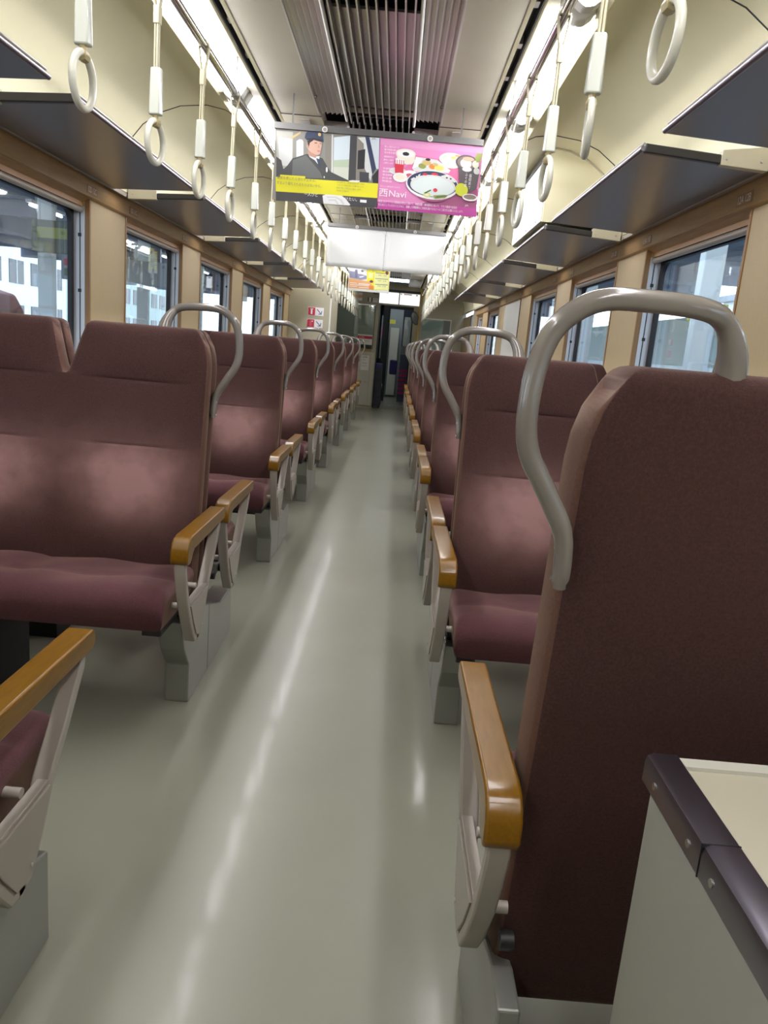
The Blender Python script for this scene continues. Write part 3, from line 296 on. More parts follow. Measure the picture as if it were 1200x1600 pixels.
# windows: per side list of (y0,y1); blank bays become wall
WINL = [(2.745+PITCHY*k, 3.851+PITCHY*k) for k in range(-3, 5)]
WINR = [(2.805+PITCHY*k, 3.911+PITCHY*k) for k in range(-3, 3)]+[(9.40, 10.48), (11.15, 11.85)]
ZS, ZT = .86, 1.733
def wallside(s, wins, name):
    b = MB(); t = MB()
    b.box(s*WX, s*1.46, Y0, Y1, 0, ZS, 'lower_wall')
    ys = [Y0]+[v for w in wins for v in w]+[Y1]
    for i in range(0, len(ys), 2):
        b.box(s*WX, s*1.46, ys[i], ys[i+1], ZS, ZT+.05, 'post_laminate')
        for yy, q in ((ys[i], 1), (ys[i+1], -1)):
            if Y0 < yy < Y1:
                a = yy; c = yy+q*.016
                t.box(s*(WX-.004), s*(WX+.001), min(a, c), max(a, c), ZS, ZT, 'post_edge')
                t.box(s*(WX), s*(WX+.02), min(a, a-q*.001), max(a, a-q*.001), ZS, ZT, 'post_edge')
    for w in wins: b.box(s*(WX+.03), s*1.46, w[0], w[1], ZT-.035, ZT+.05, 'post_edge')
    struct(b.build(name, smooth=0)); struct(t.build('trim_2', smooth=0))
wallside(-1, WINL, 'wall_left'); wallside(1, WINR, 'wall_right')
# blank panel on the right between two posts
b = MB(); b.box(WX-.004, WX+.002, 7.80, 8.83, ZS, ZT-.01, 'white_paint'); b.box(WX-.005, WX+.002, 7.76, 7.775, ZS, ZT, 'black'); struct(b.build('trim_3', smooth=0))

def window(s, y0, y1, i):
    b = MB()                                       # reveal lining with blind guides
    b.box(s*1.375, s*1.432, y1-.004, y1+.001, ZS, ZT-.035, 'aluminium_white')
    b.box(s*1.375, s*1.432, y0-.001, y0+.004, ZS, ZT-.035, 'aluminium_white')
    b.box(s*1.362, s*1.44, y0, y1, ZS-.002, ZS+.015, 'aluminium_white')
    for yy in (y1-.0055, y0+.0055):
        b.box(s*1.395, s*1.399, yy-.001, yy+.001, ZS, ZT-.05, 'black')
        for zz in (1.02, 1.30, 1.56): b.box(s*1.391, s*1.406, yy-.0025, yy+.002, zz, zz+.016, 'dark_metal')
    o = struct(b.build('window_%d' % i, smooth=0))
    g = MB(); n = 6; r = .06                        # black rubber gasket with rounded corners
    def ring(y0, y1, z0, z1, r):
        L = []
        for cy, cz, a0 in ((y1-r, z1-r, 0), (y0+r, z1-r, PI/2), (y0+r, z0+r, PI), (y1-r, z0+r, 1.5*PI)):
            for k in range(n+1): a = a0+PI/2*k/n; L.append((cy+r*math.cos(a), cz+r*math.sin(a)))
        return L
    A = ring(y0+.002, y1-.002, ZS, ZT-.03, .01); B = ring(y0+.03, y1-.03, ZS+.03, ZT-.06, r); N = len(A)
    xx = s*1.428
    g.add([(xx, a, c) for a, c in A]+[(xx, a, c) for a, c in B]+[(xx+s*.02, a, c) for a, c in B], [(k, (k+1) % N, N+(k+1) % N, N+k) for k in range(N)]+[(N+k, N+(k+1) % N, 2*N+(k+1) % N, 2*N+k) for k in range(N)], 'rubber')
    g.build('gasket', o, smooth=40)
    p = MB(); p.box(s*1.438, s*1.442, y0+.004, y1-.004, ZS+.004, ZT-.036, 'window_glass'); p.build('pane', o, smooth=0)
    h = MB(); h.tube([(s*1.395, y0+.006, ZT-.05), (s*1.395, y1-.006, ZT-.05)], .014, 'paint_warm_grey', 10); h.build('blind_rail', o)
k = 1
for w in WINL: window(-1, *w, k); k += 1
for w in WINR: window(1, *w, k); k += 1

for s, nm in ((-1, 'trim_4'), (1, 'trim_5')):       # wooden beam over the windows and metal rail under the racks
    b = MB(); b.prism([(s*1.342, 1.736), (s*1.338, 1.74), (s*1.335, 1.822), (s*1.46, 1.822), (s*1.46, 1.735), (s*1.42, 1.705), (s*1.356, 1.733)], Y0, 12.2, 'beam_wood', 'y')
    b.prism([(s*1.300, 1.812), (s*1.300, 1.832), (s*1.345, 1.832), (s*1.345, 1.822), (s*1.335, 1.8215)], Y0, 12.2, 'strut_grey', 'y')
    struct(b.build(nm, smooth=0))
# seat number plates on the beam
def plate(s, y, txt, lab):
    b = MB(); b.box(s*1.3352, s*1.3375, y-.06, y+.06, 1.752, 1.792, 'dark_metal')
    b.ms = ['post_edge']; o = tag(b.build('seat_number_plate', smooth=0), lab, 'number plate', 'seat number plates on the window beams')
    rz = -PI/2 if s > 0 else PI/2
    lettering(txt, 'lettering', .10, .026, 'ink_white', o, (s*1.3345, y+s*.05, 1.759), (PI/2, 0, rz))
for k in range(0, 5):
    bay = ORD[k]
    plate(-1, 3.84+PITCHY*k, '12D 12C', 'seat number plate at the far end of the %s window, left beam' % bay)
    plate(-1, 4.42+PITCHY*k, '11D 11C', 'seat number plate at the near end of the %s window, left beam' % ORD[k+1])
    plate(1, (2.83+PITCHY*k), '12A 12B', 'seat number plate at the near end of the %s window, right beam' % bay)
    plate(1, (3.88+PITCHY*k), '11A 11B', 'seat number plate at the far end of the %s window, right beam' % bay)

# ceiling: cream coves, taupe centre panels
CV = [(1.345, 1.832), (1.302, 1.836), (1.296, 1.90), (1.276, 1.98), (1.236, 2.065), (1.175, 2.14), (1.09, 2.20), (.99, 2.238), (.86, 2.252), (.77, 2.238), (.725, 2.216)]
b = MB()
for s in (-1, 1):
    n0 = len(CV)
    b.add([(s*x, y, z) for y in (Y0, Y1) for x, z in CV], [(i, i+1, n0+i+1, n0+i) for i in range(n0-1)], 'cream_panel')
    b.prism([(s*.725, 2.216), (s*.722, 2.206), (s*.698, 2.210), (s*.692, 2.222), (s*.692, 2.30), (s*.76, 2.30)], Y0, Y1, 'cream_panel', 'y')
    b.box(s*.580, s*.694, Y0, Y1, 2.262, 2.30, 'white_paint')
    b.prism([(s*.583, 2.236), (s*.583, 2.30), (s*.545, 2.30), (s*.540, 2.248), (s*.546, 2.238)], Y0, Y1, 'cream_panel', 'y')
    b.box(s*.506, s*.545, Y0, Y1, 2.29, 2.30, 'black')
    b.box(s*.536, s*.541, Y0, Y1, 2.246, 2.30, 'black'); b.box(s*.509, s*.5115, Y0, Y1, 2.246, 2.30, 'black')
    b.prism([(s*.497, 2.243), (s*.511, 2.240), (s*.511, 2.248), (s*.497, 2.248)], Y0, Y1, 'cream_panel', 'y')
    b.box(s*.293, s*.498, Y0, Y1, 2.245, 2.30, 'ceiling_taupe')
b.box(-.6, .6, Y0, Y1, 2.38, 2.40, 'black')
b.box(-1.5, 1.5, Y0, Y1, 2.40, 2.45, 'black')
struct(b.build('ceiling', smooth=30))
BEYOND = 4.07
b = MB()                                            # panel joints of ceiling and coves
for k in range(-2, 7):
    y = 4.07+PITCHY*k
    for s in (-1, 1):
        b.tube([(s*(x-.0005), y, z-.0005) for x, z in CV[1:]], .0028, 'ink_dark', 5)
for k in range(-1, 4):
    y = 4.07+2.87*k
    for s in (-1, 1):
        b.box(s*.293, s*.498, y, y+.008, 2.243, 2.246, 'black')
        b.box(s*.293, s*.498, y+.27, y+.274, 2.243, 2.246, 'black')
        b.box(s*.36, s*.41, y+.06, y+.20, 2.238, 2.246, 'fin_metal')
        b.box(s*.293, s*.498, y+.01, y+.27, 2.2435, 2.2455, 'cream_dark')
struct(b.build('trim_6', smooth=0))
b = MB()
for s in (-1, 1):
    for k in range(45):
        y = -1.4+k*.34
        b.box(s*.514, s*.533, y, y+.045, 2.262, 2.29, 'fin_metal')
struct(b.build('trim_7', smooth=0))

# air duct grilles: side louvres and central fins, one unit per section
def grille(y0, y1, lab, dark):
    t = thing('air_grille', lab, 'air grille', (0, (y0+y1)/2, 2.245), 'ceiling air grilles')
    off = (0, (y0+y1)/2, 2.245)
    for s in (-1, 1):
        b = MB(); b.box(s*.168, s*.295, y0+.05, y1-.08, 2.246, 2.27, 'fin_metal')
        for i in range(6):
            x = s*(.180+i*.0225); b.prism([(x-.009, 2.246), (x+.009, 2.246), (x+.007*s, 2.238), (x+.009*s, 2.238)], y0+.05, y1-.08, 'fin_metal', 'y')
            b.box(min(x+.0065*s, x+.0095*s), max(x+.0065*s, x+.0095*s), y0+.05, y1-.08, 2.2365, 2.2385, 'fin_edge')
        b.box(s*.293, s*.299, y0+.05, y1-.08, 2.232, 2.25, 'fin_edge')
        b.build('side_louvre', t, off, smooth=0)
        b = MB(); b.tube([(s*.166, y0, 2.236), (s*.166, y1, 2.236)], .007, 'white_paint', 8)
        b.build('edge_rail', t, off)
        for yy in (y0+.4, y0+1.3, y1-.35): b = MB(); b.cyl((s*.283, yy, 2.228), 'z', .007, .01, 'chrome', 10); b.build('latch', t, off)
    b = MB()
    for i in range(10):
        x = -.142+i*.0316; b.box(x-.003, x+.003, y0, y1, 2.225, 2.262, 'fin_metal'); b.box(x-.0022, x+.0022, y0, y1, 2.2235, 2.2255, 'fin_edge')
    b.build('fin_set', t, off, smooth=0)
    b = MB(); b.box(-.164, .164, y0+dark, y1-.12, 2.272, 2.282, 'fin_metal'); b.build('duct_panel', t, off, smooth=0)
    b = MB(); b.box(-.164, .164, y1-.10, y1, 2.27, 2.29, 'cream_dark'); b.build('end_panel', t, off, smooth=0)
    for yy in (y0+.9, y1-.11): b = MB(); b.box(-.164, .164, yy, yy+.012, 2.232, 2.245, 'dark_metal'); b.build('cross_bar', t, off, smooth=0)
for k, (lab, dk) in enumerate([('ribbed metal air grille in ceiling nearest the camera, running in front of first banner', 1.56), ('ribbed metal air grille in ceiling between driver banner and blank white banner', .3),
        ('ribbed metal air grille in ceiling behind the blank white banner', .3), ('ribbed metal air grille in ceiling by the far door', .2)]):
    y0 = 4.30-2.87+2.87*k-.0; grille(y0-.12, y0+2.64, lab, dk)
b = MB(); b.box(-.498, .498, -1.9, 1.28, 2.244, 2.25, 'ceiling_taupe'); struct(b.build('trim_8', smooth=0))

# fluorescent lamps in the lamp bands
def lampunit(s, y0, y1):
    o = (s*.638, (y0+y1)/2, 2.26)
    t = thing('ceiling_lamp', '', 'lamp', o, None)
    b = MB()
    prof = [(s*(.588+.1*i/8), 2.240-.022*i/8-.050*math.sin(PI*i/8)) for i in range(9)]
    b.add([(x, y, z) for y in (y0+.06, y1-.06) for x, z in prof], [(i, i+1, 9+i+1, 9+i) for i in range(8)], 'lamp_glow'); b.build('diffuser', t, o, smooth=60)
    for a, c in ((y0, y0+.06), (y1-.06, y1)):
        b = MB(); b.prism([(s*.586, 2.262), (s*.586, 2.238), (s*.612, 2.196), (s*.636, 2.180), (s*.665, 2.184), (s*.690, 2.204), (s*.690, 2.262)], a, c, 'white_paint', 'y')
        b.build('end_cap', t, o, smooth=30, bevel=.006)
    return t
LAMPS = [(-1, -1.04+1.2*k+.02, -1.04+1.2*(k+1)-.02) for k in range(0, 11)]+[(1, -1.04+1.2*k+.02, -1.04+1.2*(k+1)-.02) for k in range(0, 11)]
for i, (s, a, c) in enumerate(LAMPS):
    t = lampunit(s, a, c); k = i % 11; side = 'left' if s < 0 else 'right'
    if k < 7: t['label'] = 'bright fluorescent ceiling lamp, %s from the camera in the %s lamp band' % (ORD[k], side)
    else: t['label'] = 'small bright ceiling lamp far down the %s lamp band' % side
    t['group'] = 'fluorescent lamps of the %s band' % side if k < 7 else 'far ceiling lamps of the %s band' % side

# hand rail pipes under the lamps
for s, side in ((-1, 'left'), (1, 'right')):
    t = thing('hand_rail', 'chrome hand rail pipe carrying the straps under the %s lamp band' % side, 'rail', (s*.56, 6, 2.105), 'strap rails')
    b = MB(); b.tube([(s*.56, -1.2, 2.105), (s*.56, 14.2, 2.105)], .0145, 'chrome', 14); b.build('pipe', t, (s*.56, 6, 2.105))
    for k in range(11):
        y = -.98+k*1.435
        b = MB(); b.tube([(s*.56, y, 2.105), (s*.562, y, 2.16), (s*.563, y, 2.245)], [.010, .009, .012], 'white_paint', 10); b.tube([(s*.56, y-.03, 2.105), (s*.56, y+.03, 2.105)], .0185, 'steel', 14)
        b.build('bracket', t, (s*.56, 6, 2.105))
# hand straps
def strap(loc):
    t = thing('hand_strap', '', 'hand strap', loc)
    b = MB()
    for q in (-1, 1):                              # two belt bands up to the buckle, then opening round the pipe
        b.tube([(q*.0035, 0, -.235), (q*.0035, 0, -.085), (q*.008, 0, -.07), (q*.0175, 0, -.008), (q*.012, 0, .012), (0, 0, .0175)], .0042, 'strap_belt', 6, flat=2.2)
    b.build('belt', t, smooth=60)
    b = MB(); b.box(-.0085, .0085, -.011, .011, -.125, -.08, 'strap_belt'); b.build('buckle', t, bevel=.002)
    b = MB(); b.prism([(-.014, -.013), (.014, -.013), (.018, 0), (.014, .013), (-.014, .013), (-.018, 0)], -.356, -.235, 'strap_grip', 'z')
    for i, v in enumerate(b.v):
        f = 1.08 if v[2] < -.3 else .9; b.v[i] = (v[0]*f, v[1]*f, v[2])
    b.build('grip_cover', t, bevel=.003)
    b = MB(); b.tube([(0, 0, -.352), (0, 0, -.372)], [.009, .007], 'strap_hook', 8); b.tube([(0, -.011, -.377), (0, .011, -.377)], .0125, 'strap_hook', 8); b.build('ring_hook', t)
    b = MB(); R = .052; b.tube([(0, R*math.sin(2*PI*i/36), -.427+R*1.06*math.cos(2*PI*i/36)) for i in range(36)], .0085, 'strap_plastic', 10, closed=True); b.build('ring', t, smooth=80)
    return t
proto = None
rs = random.Random(3)
for s, side, y0 in ((-1, 'left', 1.315), (1, 'right', 1.345)):
    for k in range(0, 25):
        y = y0+.505*k
        if k < 14: lab = 'cream hand strap hanging from the %s rail, %s from the camera' % (side, ORD[k]); g = 'hand straps of the %s rail' % side
        else: lab = 'tiny cream hand strap at the far end of the %s rail' % side; g = 'far hand straps of the %s rail' % side
        if s < 0 and k == 0: continue               # outside the frame
        if proto is None: proto = strap((s*.56, y, 2.105)); proto['label'] = lab; proto['group'] = g; o = proto
        else: o = copytree(proto, (s*.56, y, 2.105), lab, g)
        o.rotation_euler = (rs.uniform(-.015, .015), rs.uniform(-.01, .01), rs.uniform(-.14, .14)+(-.03 if s > 0 else 0))

# luggage racks
def rack(s, y0, y1, lab, side):
    ym = (y0+y1)/2; off = (s*1.09, ym, 1.83)
    t = thing('luggage_rack', lab, 'luggage rack', off, 'luggage racks on the %s' % side)
    b = MB(); b.prism([(s*1.302, 1.818), (s*.902, 1.838), (s*.902, 1.850), (s*1.302, 1.832)], y0+.012, y1, 'rack_metal', 'y'); b.build('shelf', t, off, smooth=0)
    b = MB(); b.tube([(s*.898, y0, 1.845), (s*.898, y1, 1.845)], .0085, 'steel_dark', 10); b.tube([(s*.902, y0+.01, 1.862), (s*.902, y1-.01, 1.862)], .004, 'steel', 8); b.build('edge_rail', t, off)
    b = MB(); b.prism([(s*.902, 1.832), (s*1.145, 1.817), (s*1.145, 1.846), (s*.902, 1.860)], y0-.008, y0+.014, 'rack_edge_black', 'y'); b.build('end_bumper', t, off, bevel=.004)
    b = MB(); b.prism([(s*1.145, 1.814), (s*1.295, 1.806), (s*1.295, 1.872), (s*1.27, 1.876), (s*1.145, 1.858)], y0-.012, y0+.02, 'cream_dark', 'y')
    for x in (1.16, 1.27): b.cyl((s*x, y0-.016, 1.832), 'y', .004, .006, 'steel', 8)
    b.build('end_bracket', t, off, bevel=.003)
for s, side in ((-1, 'left'), (1, 'right')):
    for k in range(0, 6):
        y1 = 2.4025+PITCHY*k
        lab = 'grey metal luggage rack above the %s windows, %s from the camera' % (side, ['nearest and cut off', 'second', 'third', 'fourth', 'fifth', 'last and farthest'][k])
        rack(s, y1-1.42, y1, lab, side)

# equipment cover in the right cove
off = (1.1, 4.8, 1.86)
t = thing('equipment_cover', 'curved cream equipment cover above the right luggage rack with white front', 'cover', off)
PR = [(.885, 1.880), (1.290, 1.880), (1.27, 1.98), (1.232, 2.06), (1.172, 2.134), (1.086, 2.194), (.985, 2.232), (.885, 2.244)]
b = MB(); b.prism(PR, 4.27, 5.32, 'cream_panel', 'y')
b.tube([(x+.002, 4.268, z+.002) for x, z in PR[2:]], .005, 'cream_dark', 6); b.build('housing', t, off, smooth=30)
b = MB(); b.box(.876, .8855, 4.28, 5.30, 1.881, 2.205, 'white_paint')
for yy in (4.42, 4.75, 5.1):
    for zz in (1.90,): b.cyl((.873, yy, zz), 'x', .006, .004, 'dark_metal', 8)
b.build('front_panel', t, off, bevel=.003)
b = MB(); b.box(.872, .8855, 4.28, 5.05, 2.208, 2.24, 'dark_metal'); b.build('vent_slot', t, off, bevel=.004)

# ================================================================== SEATS
XA, XB_, XN = .405, 1.300, .852                    # aisle edge, window edge, notch
def back_mb(rear, front, z0, z1, lean0, lean1, T0=.092, T1=.072):
    """upholstered double backrest; rear: sign of the direction the rear faces. lean0/lean1: rear plane d at z0/z1"""
    b = MB(); H = z1-z0
    def hw(z): return .048*max(0, (z-(z1-.165))/.165)**.75 if z > z1-.165 else 0.
    us = [0, .006, .015, .03, .05, .08]+[.08+.84*i/14 for i in range(1, 14)]+[.92, .95, .97, .985, .994, 1]
    vs = sorted(set([0, .008, .02, .045]+[.045+.90*i/26 for i in range(27)]+[.955, .97, .98, .988, .995, 1]+[q+e for q in ((z1-.172-z0)/H, (z1-.372-z0)/H) for e in (-.014, -.007, 0, .007, .014)]))
    nu = len(us); nv = len(vs); halves = []
    R = .030
    for half in (0, 1):
        ids = {}
        for face in (0, 1):                        # 0 rear, 1 front
            for j, v in enumerate(vs):
                for i, u in enumerate(us):
                    z = z0+v*H
                    l_ = XA+.034*max(0, (z-(z1-.13))/.13)**2; r_ = XB_-.034*max(0, (z-(z1-.13))/.13)**2
                    w = hw(z)
                    a, c = (l_, XN-w) if half == 0 else (XN+w, r_)
                    x = a+(c-a)*u
                    # rounded upper corners
                    ea = (x-a); ec = (c-x); rc = .03
                    drop = 0
                    for e in (ea, ec):
                        if e < rc: drop = max(drop, rc-math.sqrt(max(0, rc*rc-(rc-e)**2)))
                    zz = z-drop*max(0, (z-(z1-.06))/.06)
                    eo = ea if half == 0 else ec; ei = ec if half == 0 else ea
                    e = min(eo, z1-drop*.6-zz, zz-z0+.004)
                    if w > .0005: e = min(e, ei*1.0+.0)
                    e = max(e, 0)
                    d0 = lean0+(lean1-lean0)*v
                    if v > .80: d0 -= rear*(-.0)*(v-.8)
                    T = T0+(T1-T0)*v
                    k = min(e/R, 1); inset = R*(1-math.sqrt(max(0, 1-(1-k)**2)))*.72
                    wear_light = 0
                    if face == 0: d = d0 - rear*(inset+.0)
                    else:
                        d = d0 - rear*(T-inset)
                        uu = min(max((u-.12)/.76, 0), 1); sm = math.sin(PI*uu)**.5 if 0 < uu < 1 else 0
                        # pillow, shoulder and lumbar swellings with stitched seams between
                        za = z1-.172; zb = z1-.372
                        bul = 0
                        if zz > za: bul = .010*math.sin(PI*min(1, (zz-za)/(z1-za)))
                        elif zz > zb: bul = .006*math.sin(PI*(zz-zb)/(za-zb))
                        else: bul = .020*math.sin(PI*min(1, max(0, (zz-.42)/(zb-.42)))**.85)
                        for zs in (za, zb): bul -= .0035*math.exp(-((zz-zs)/.004)**2)
                        d -= rear*bul*sm
                        if half == 0: cx = .625
                        else: cx = 1.085
                        gx = math.exp(-(((x-cx)/.150)**2)**1.0)
                        g1 = math.exp(-(((zz-.685)/.12)**2)**1.1)
                        edge = 1/(1+math.exp((zz-zb-.004)/.006))*.55+.45
                        wear_light = 1.05*gx*g1*edge+.30*math.exp(-((zz-.74)/.12)**2)*math.exp(-(((x-.85)/.42)**2)**2)  # rubbed nap plus the light caught by the bolster, both put into the colour
                    ids[face, j, i] = len(b.v); b.v.append((x, d, zz)); b.w[len(b.v)-1] = wear_light
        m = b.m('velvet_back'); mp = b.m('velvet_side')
        def q(*f, mm=None): b.f.append(list(f)); b.mi.append(m if mm is None else mm)
        for j in range(nv-1):
            for i in range(nu-1):
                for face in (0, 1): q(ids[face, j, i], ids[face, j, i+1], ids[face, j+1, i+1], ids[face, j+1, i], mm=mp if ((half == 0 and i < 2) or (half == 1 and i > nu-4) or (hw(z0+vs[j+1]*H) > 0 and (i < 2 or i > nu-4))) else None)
            z = z0+vs[j+1]*H
            sides = [0] if half == 0 else [nu-1]
            if hw(z) > 0: sides = [0, nu-1]
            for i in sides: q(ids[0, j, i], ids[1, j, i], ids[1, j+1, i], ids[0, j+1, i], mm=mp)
        for i in range(nu-1):
            q(ids[0, 0, i], ids[0, 0, i+1], ids[1, 0, i+1], ids[1, 0, i]); q(ids[0, nv-1, i], ids[0, nv-1, i+1], ids[1, nv-1, i+1], ids[1, nv-1, i])
    return b

def cushion_mb(d0, d1, front):
    """front = -1: front edge at d0 (towards camera); +1: at d1"""
    b = MB(); zt = .452; zb = .335
    us = [0, .004, .012, .03, .05]+[.05+.9*i/24 for i in range(1, 24)]+[.95, .97, .988, .996, 1]
    vs = [0, .01, .03, .06, .10, .15]+[.15+.75*i/14 for i in range(1, 15)]+[.94, .97, .99, 1]
    X0, X1 = .402, 1.30; L = d1-d0; ids = {}
    for i, u in enumerate(us):
        for j, v in enumerate(vs):                 # v=0 at front edge
            x = X0+(X1-X0)*u; 
            e = min(x-X0, X1-x); R = .028; k = min(e/R, 1); rs_ = R*(1-math.sqrt(max(0, 1-(1-k)**2)))
            t = v*L; Rf = .060; k = min(t/Rf, 1); rf = Rf*(1-math.sqrt(max(0, 1-(1-k)**2)))*.95
            z = zt-max(rs_, 0)-rf-.012*(v)
            z += .010*math.sin(PI*min(1, v/.5))*min(1, e/.05) if v < .5 else .006*math.sin(PI*(v-.5)/.5)*min(1, e/.05)
            z -= .006*math.exp(-((v-.50-.05*math.sin(u*2*PI*2))/.03)**2)*min(1, e/.06)
            z -= .005*math.exp(-((x-.852)/.03)**2)
            z += .004*math.sin(x*23+v*5)*min(1, e/.1)*min(1, t/.08)
            d = (d0+t) if front < 0 else (d1-t)
            ids[0, i, j] = len(b.v); b.v.append((x, d, z))
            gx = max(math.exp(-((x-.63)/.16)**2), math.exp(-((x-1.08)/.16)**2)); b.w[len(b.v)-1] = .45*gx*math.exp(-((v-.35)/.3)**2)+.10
            ff = .030*max(0, 1-t/.05)              # lower front edge tucks in
            ids[1, i, j] = len(b.v); b.v.append((x+(.012 if u < .5 else -.012)*(1-min(1, e/.03)), d+(ff if front < 0 else -ff), zb+.006*(1-min(1, e/.02)))); b.w[len(b.v)-1] = 0
    m = b.m('velvet_cushion'); nu = len(us); nv = len(vs)
    def q(*f): b.f.append(list(f)); b.mi.append(m)
    for i in range(nu-1):
        for j in range(nv-1):
            for k in (0, 1): q(ids[k, i, j], ids[k, i+1, j], ids[k, i+1, j+1], ids[k, i, j+1])
        for j in (0, nv-1): q(ids[0, i, j], ids[0, i+1, j], ids[1, i+1, j], ids[1, i, j])
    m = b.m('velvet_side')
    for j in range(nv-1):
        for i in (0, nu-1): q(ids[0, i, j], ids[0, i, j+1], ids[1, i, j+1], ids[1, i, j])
    return b

def make_seat(s, kind, label, group, yc, end=False):
    """kind 'C' faces the camera, 'A' faces away; s -1 left, +1 right; yc is the back to back line of the pair"""
    C = kind == 'C'; dc = -.25 if C else .25
    t = thing('double_seat', label, 'seat', (s*.852, yc+dc, 0), group)
    mir = s < 0
    off = (.852, dc, 0)
    def B(b, name, **k): return b.build(name, t, off, mirror=mir, **k)
    a = -.452 if C else .060
    if C: bk = back_mb(1, -1, .30, 1.170, -.137, -.004)
    else: bk = back_mb(-1, 1, .18, 1.170, .130, .002, .10, .118) if end else back_mb(-1, 1, .30, 1.168, -.134, -.001, .055, .064)
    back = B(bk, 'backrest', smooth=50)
    c = cushion_mb(-.535, -.20, -1) if C else cushion_mb(.185, .455, 1)
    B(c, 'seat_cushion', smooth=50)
    b = MB()
    if C: b.box(.44, 1.29, -.40, -.17, .30, .342, 'dark_metal'); b.box(.415, .47, -.50, -.18, .318, .340, 'dark_metal')
    else: b.box(.44, 1.29, .17, .42, .285, .342, 'dark_metal'); b.box(.412, .47, .16, .445, .30, .342, 'pedestal_grey')
    if C: b.box(1.0, 1.12, -.40, -.05, 0, .30, 'dark_metal')
    else: b.box(1.0, 1.12, .16, .35, 0, .30, 'dark_metal')
    b.box(.47, 1.30, -.16 if C else .17, -.10 if C else .23, .23, .30, 'dark_metal')
    B(b, 'seat_frame', smooth=0, bevel=.004)
    b = MB()
    if C: pp = [(-.254, 0), (-.254, .13), (-.315, .205), (-.368, .312), (-.20, .312), (-.002, .245), (-.002, 0)]
    elif end: pp = [(.02, 0), (.02, .272), (.10, .272), (.372, .192), (.372, 0)]
    else: pp = [(.002, 0), (.002, .244), (.18, .19), (.372, .19), (.372, 0)]
    b.prism(pp, .396, .430 if end else .472, 'pedestal_grey'); B(b, 'pedestal', smooth=0, bevel=.004)
    yy = (-.30, -.20) if C else (.10, .20)
    for y in yy: b = MB(); b.cyl((.404, y, .318), 'x', .015, .02, 'dark_metal', 12); B(b, 'hinge_bolt')
    # armrest frame
    b = MB()
    b.strip([(a-.040, .548), (a-.036, .515), (a-.018, .46), (a+.006, .40), (a+.052, .32), (a+.092, .266), (a+.135, .262)], .0105, .352, .384, 'strut_grey')
    b.strip([(a+.372, .570), (a+.366, .545), (a+.30, .465), (a+.235, .396), (a+.19, .32), (a+.150, .268), (a+.11, .262)], .0105, .352, .384, 'strut_grey')
    fr = B(b, 'armrest_frame', smooth=30, bevel=.0035)
    b = MB(); b.prism([(a+.012, .398), (a+.235, .398), (a+.20, .330), (a+.165, .278), (a+.13, .262), (a+.095, .268), (a+.05, .33)], .354, .374, 'strut_grey')
    b.prism([(a+.022, .391), (a+.222, .391), (a+.19, .328), (a+.158, .281), (a+.13, .269), (a+.10, .275), (a+.058, .33)], .349, .3545, 'paint_warm_grey')
    b.cyl((.3465, a+.148, .292), 'x', .0045, .004, 'steel', 10)
    B(b, 'side_plate', smooth=0, bevel=.002)
    for q, z in ((.17, .405), (.018, .392)): b = MB(); b.cyl((.374, a+q, z), 'x', .009, .030, 'strut_grey', 12); B(b, 'spacer_rod')
    b = MB()
    ap = [(.402, .601), (.395, .607), (.0, .609), (-.028, .605), (-.046, .594), (-.056, .575), (-.058, .545), (-.050, .534), (-.026, .534), (-.012, .542), (.0, .556), (.018, .566), (.34, .569), (.39, .569), (.402, .577)]
    b.prism([(a+p, q) for p, q in ap], .343, .393, 'armrest_wood'); B(b, 'armrest', smooth=35, bevel=.006, seg=3)
    if C or end:                                    # grab handle at the aisle corner
        b = MB(); base = -.035 if C else .026; tp = -.004 if C else -.010
        pts = [(.401, .895), (.399, .935), (.391, .972), (.362, 1.022), (.338, 1.062), (.329, 1.105), (.334, 1.165), (.352, 1.208), (.392, 1.236), (.45, 1.240), (.51, 1.236), (.541, 1.222), (.560, 1.190), (.566, 1.155)]
        P = []; Rr = []
        for i, (x, z) in enumerate(pts):
            P.append((x, (base+(tp-base)*min(1, i/5)) if i < 11 else (-1 if C else 1)*[.004, .020, .034][i-11], z))
        Q = crom(P, 5); nQ = len(Q); rad = []
        for i in range(nQ):
            f = i/(nQ-1); rad.append(.0085 if f < .03 else (.0115 if f < .14 else (.0125 if f < .85 else .0125+.009*(f-.85)/.15)))
        b.tube(Q, rad, 'handle_plastic', 14); hd = B(b, 'grab_handle', smooth=80)
        for z in (.905, .945): b = MB(); b.cyl((.389, base+.002, z), 'x', .0028, .004, 'steel', 8); b.build('screw', hd, off, mirror=mir)
    return t
SEATS = {}
rows = []
for s, side in ((-1, 'left'), (1, 'right')):
    for k in range(-1, 7):
        yc = 2.497+PITCHY*k
        if k == -1:
            lab = ('maroon double seat cut off at the lower left edge, cushion corner and armrest showing' if s < 0 else
                   'big maroon double seat at lower right seen from behind, beside the cream counter')
            make_seat(s, 'A', lab, 'double seats on the %s facing away' % side, yc, end=True); continue
        n = ['first', 'second', 'third', 'fourth', 'fifth', 'sixth', 'seventh'][k]
        labC = 'maroon double seat facing the camera with grey grab handle, %s of the %s row' % (n, side)
        if k == 0: proC = make_seat(s, 'C', labC, 'double seats on the %s facing the camera' % side, yc)
        else: copytree(proC, (s*.852, yc-.25, 0), labC, 'double seats on the %s facing the camera' % side)
        if k < 6:
            labA = 'maroon double seat facing away, directly behind the %s handled seat of the %s row' % (n, side)
            if k == 0: proA = make_seat(s, 'A', labA, 'double seats on the %s facing away' % side, yc)
            else: copytree(proA, (s*.852, yc+.25, 0), labA, 'double seats on the %s facing away' % side)

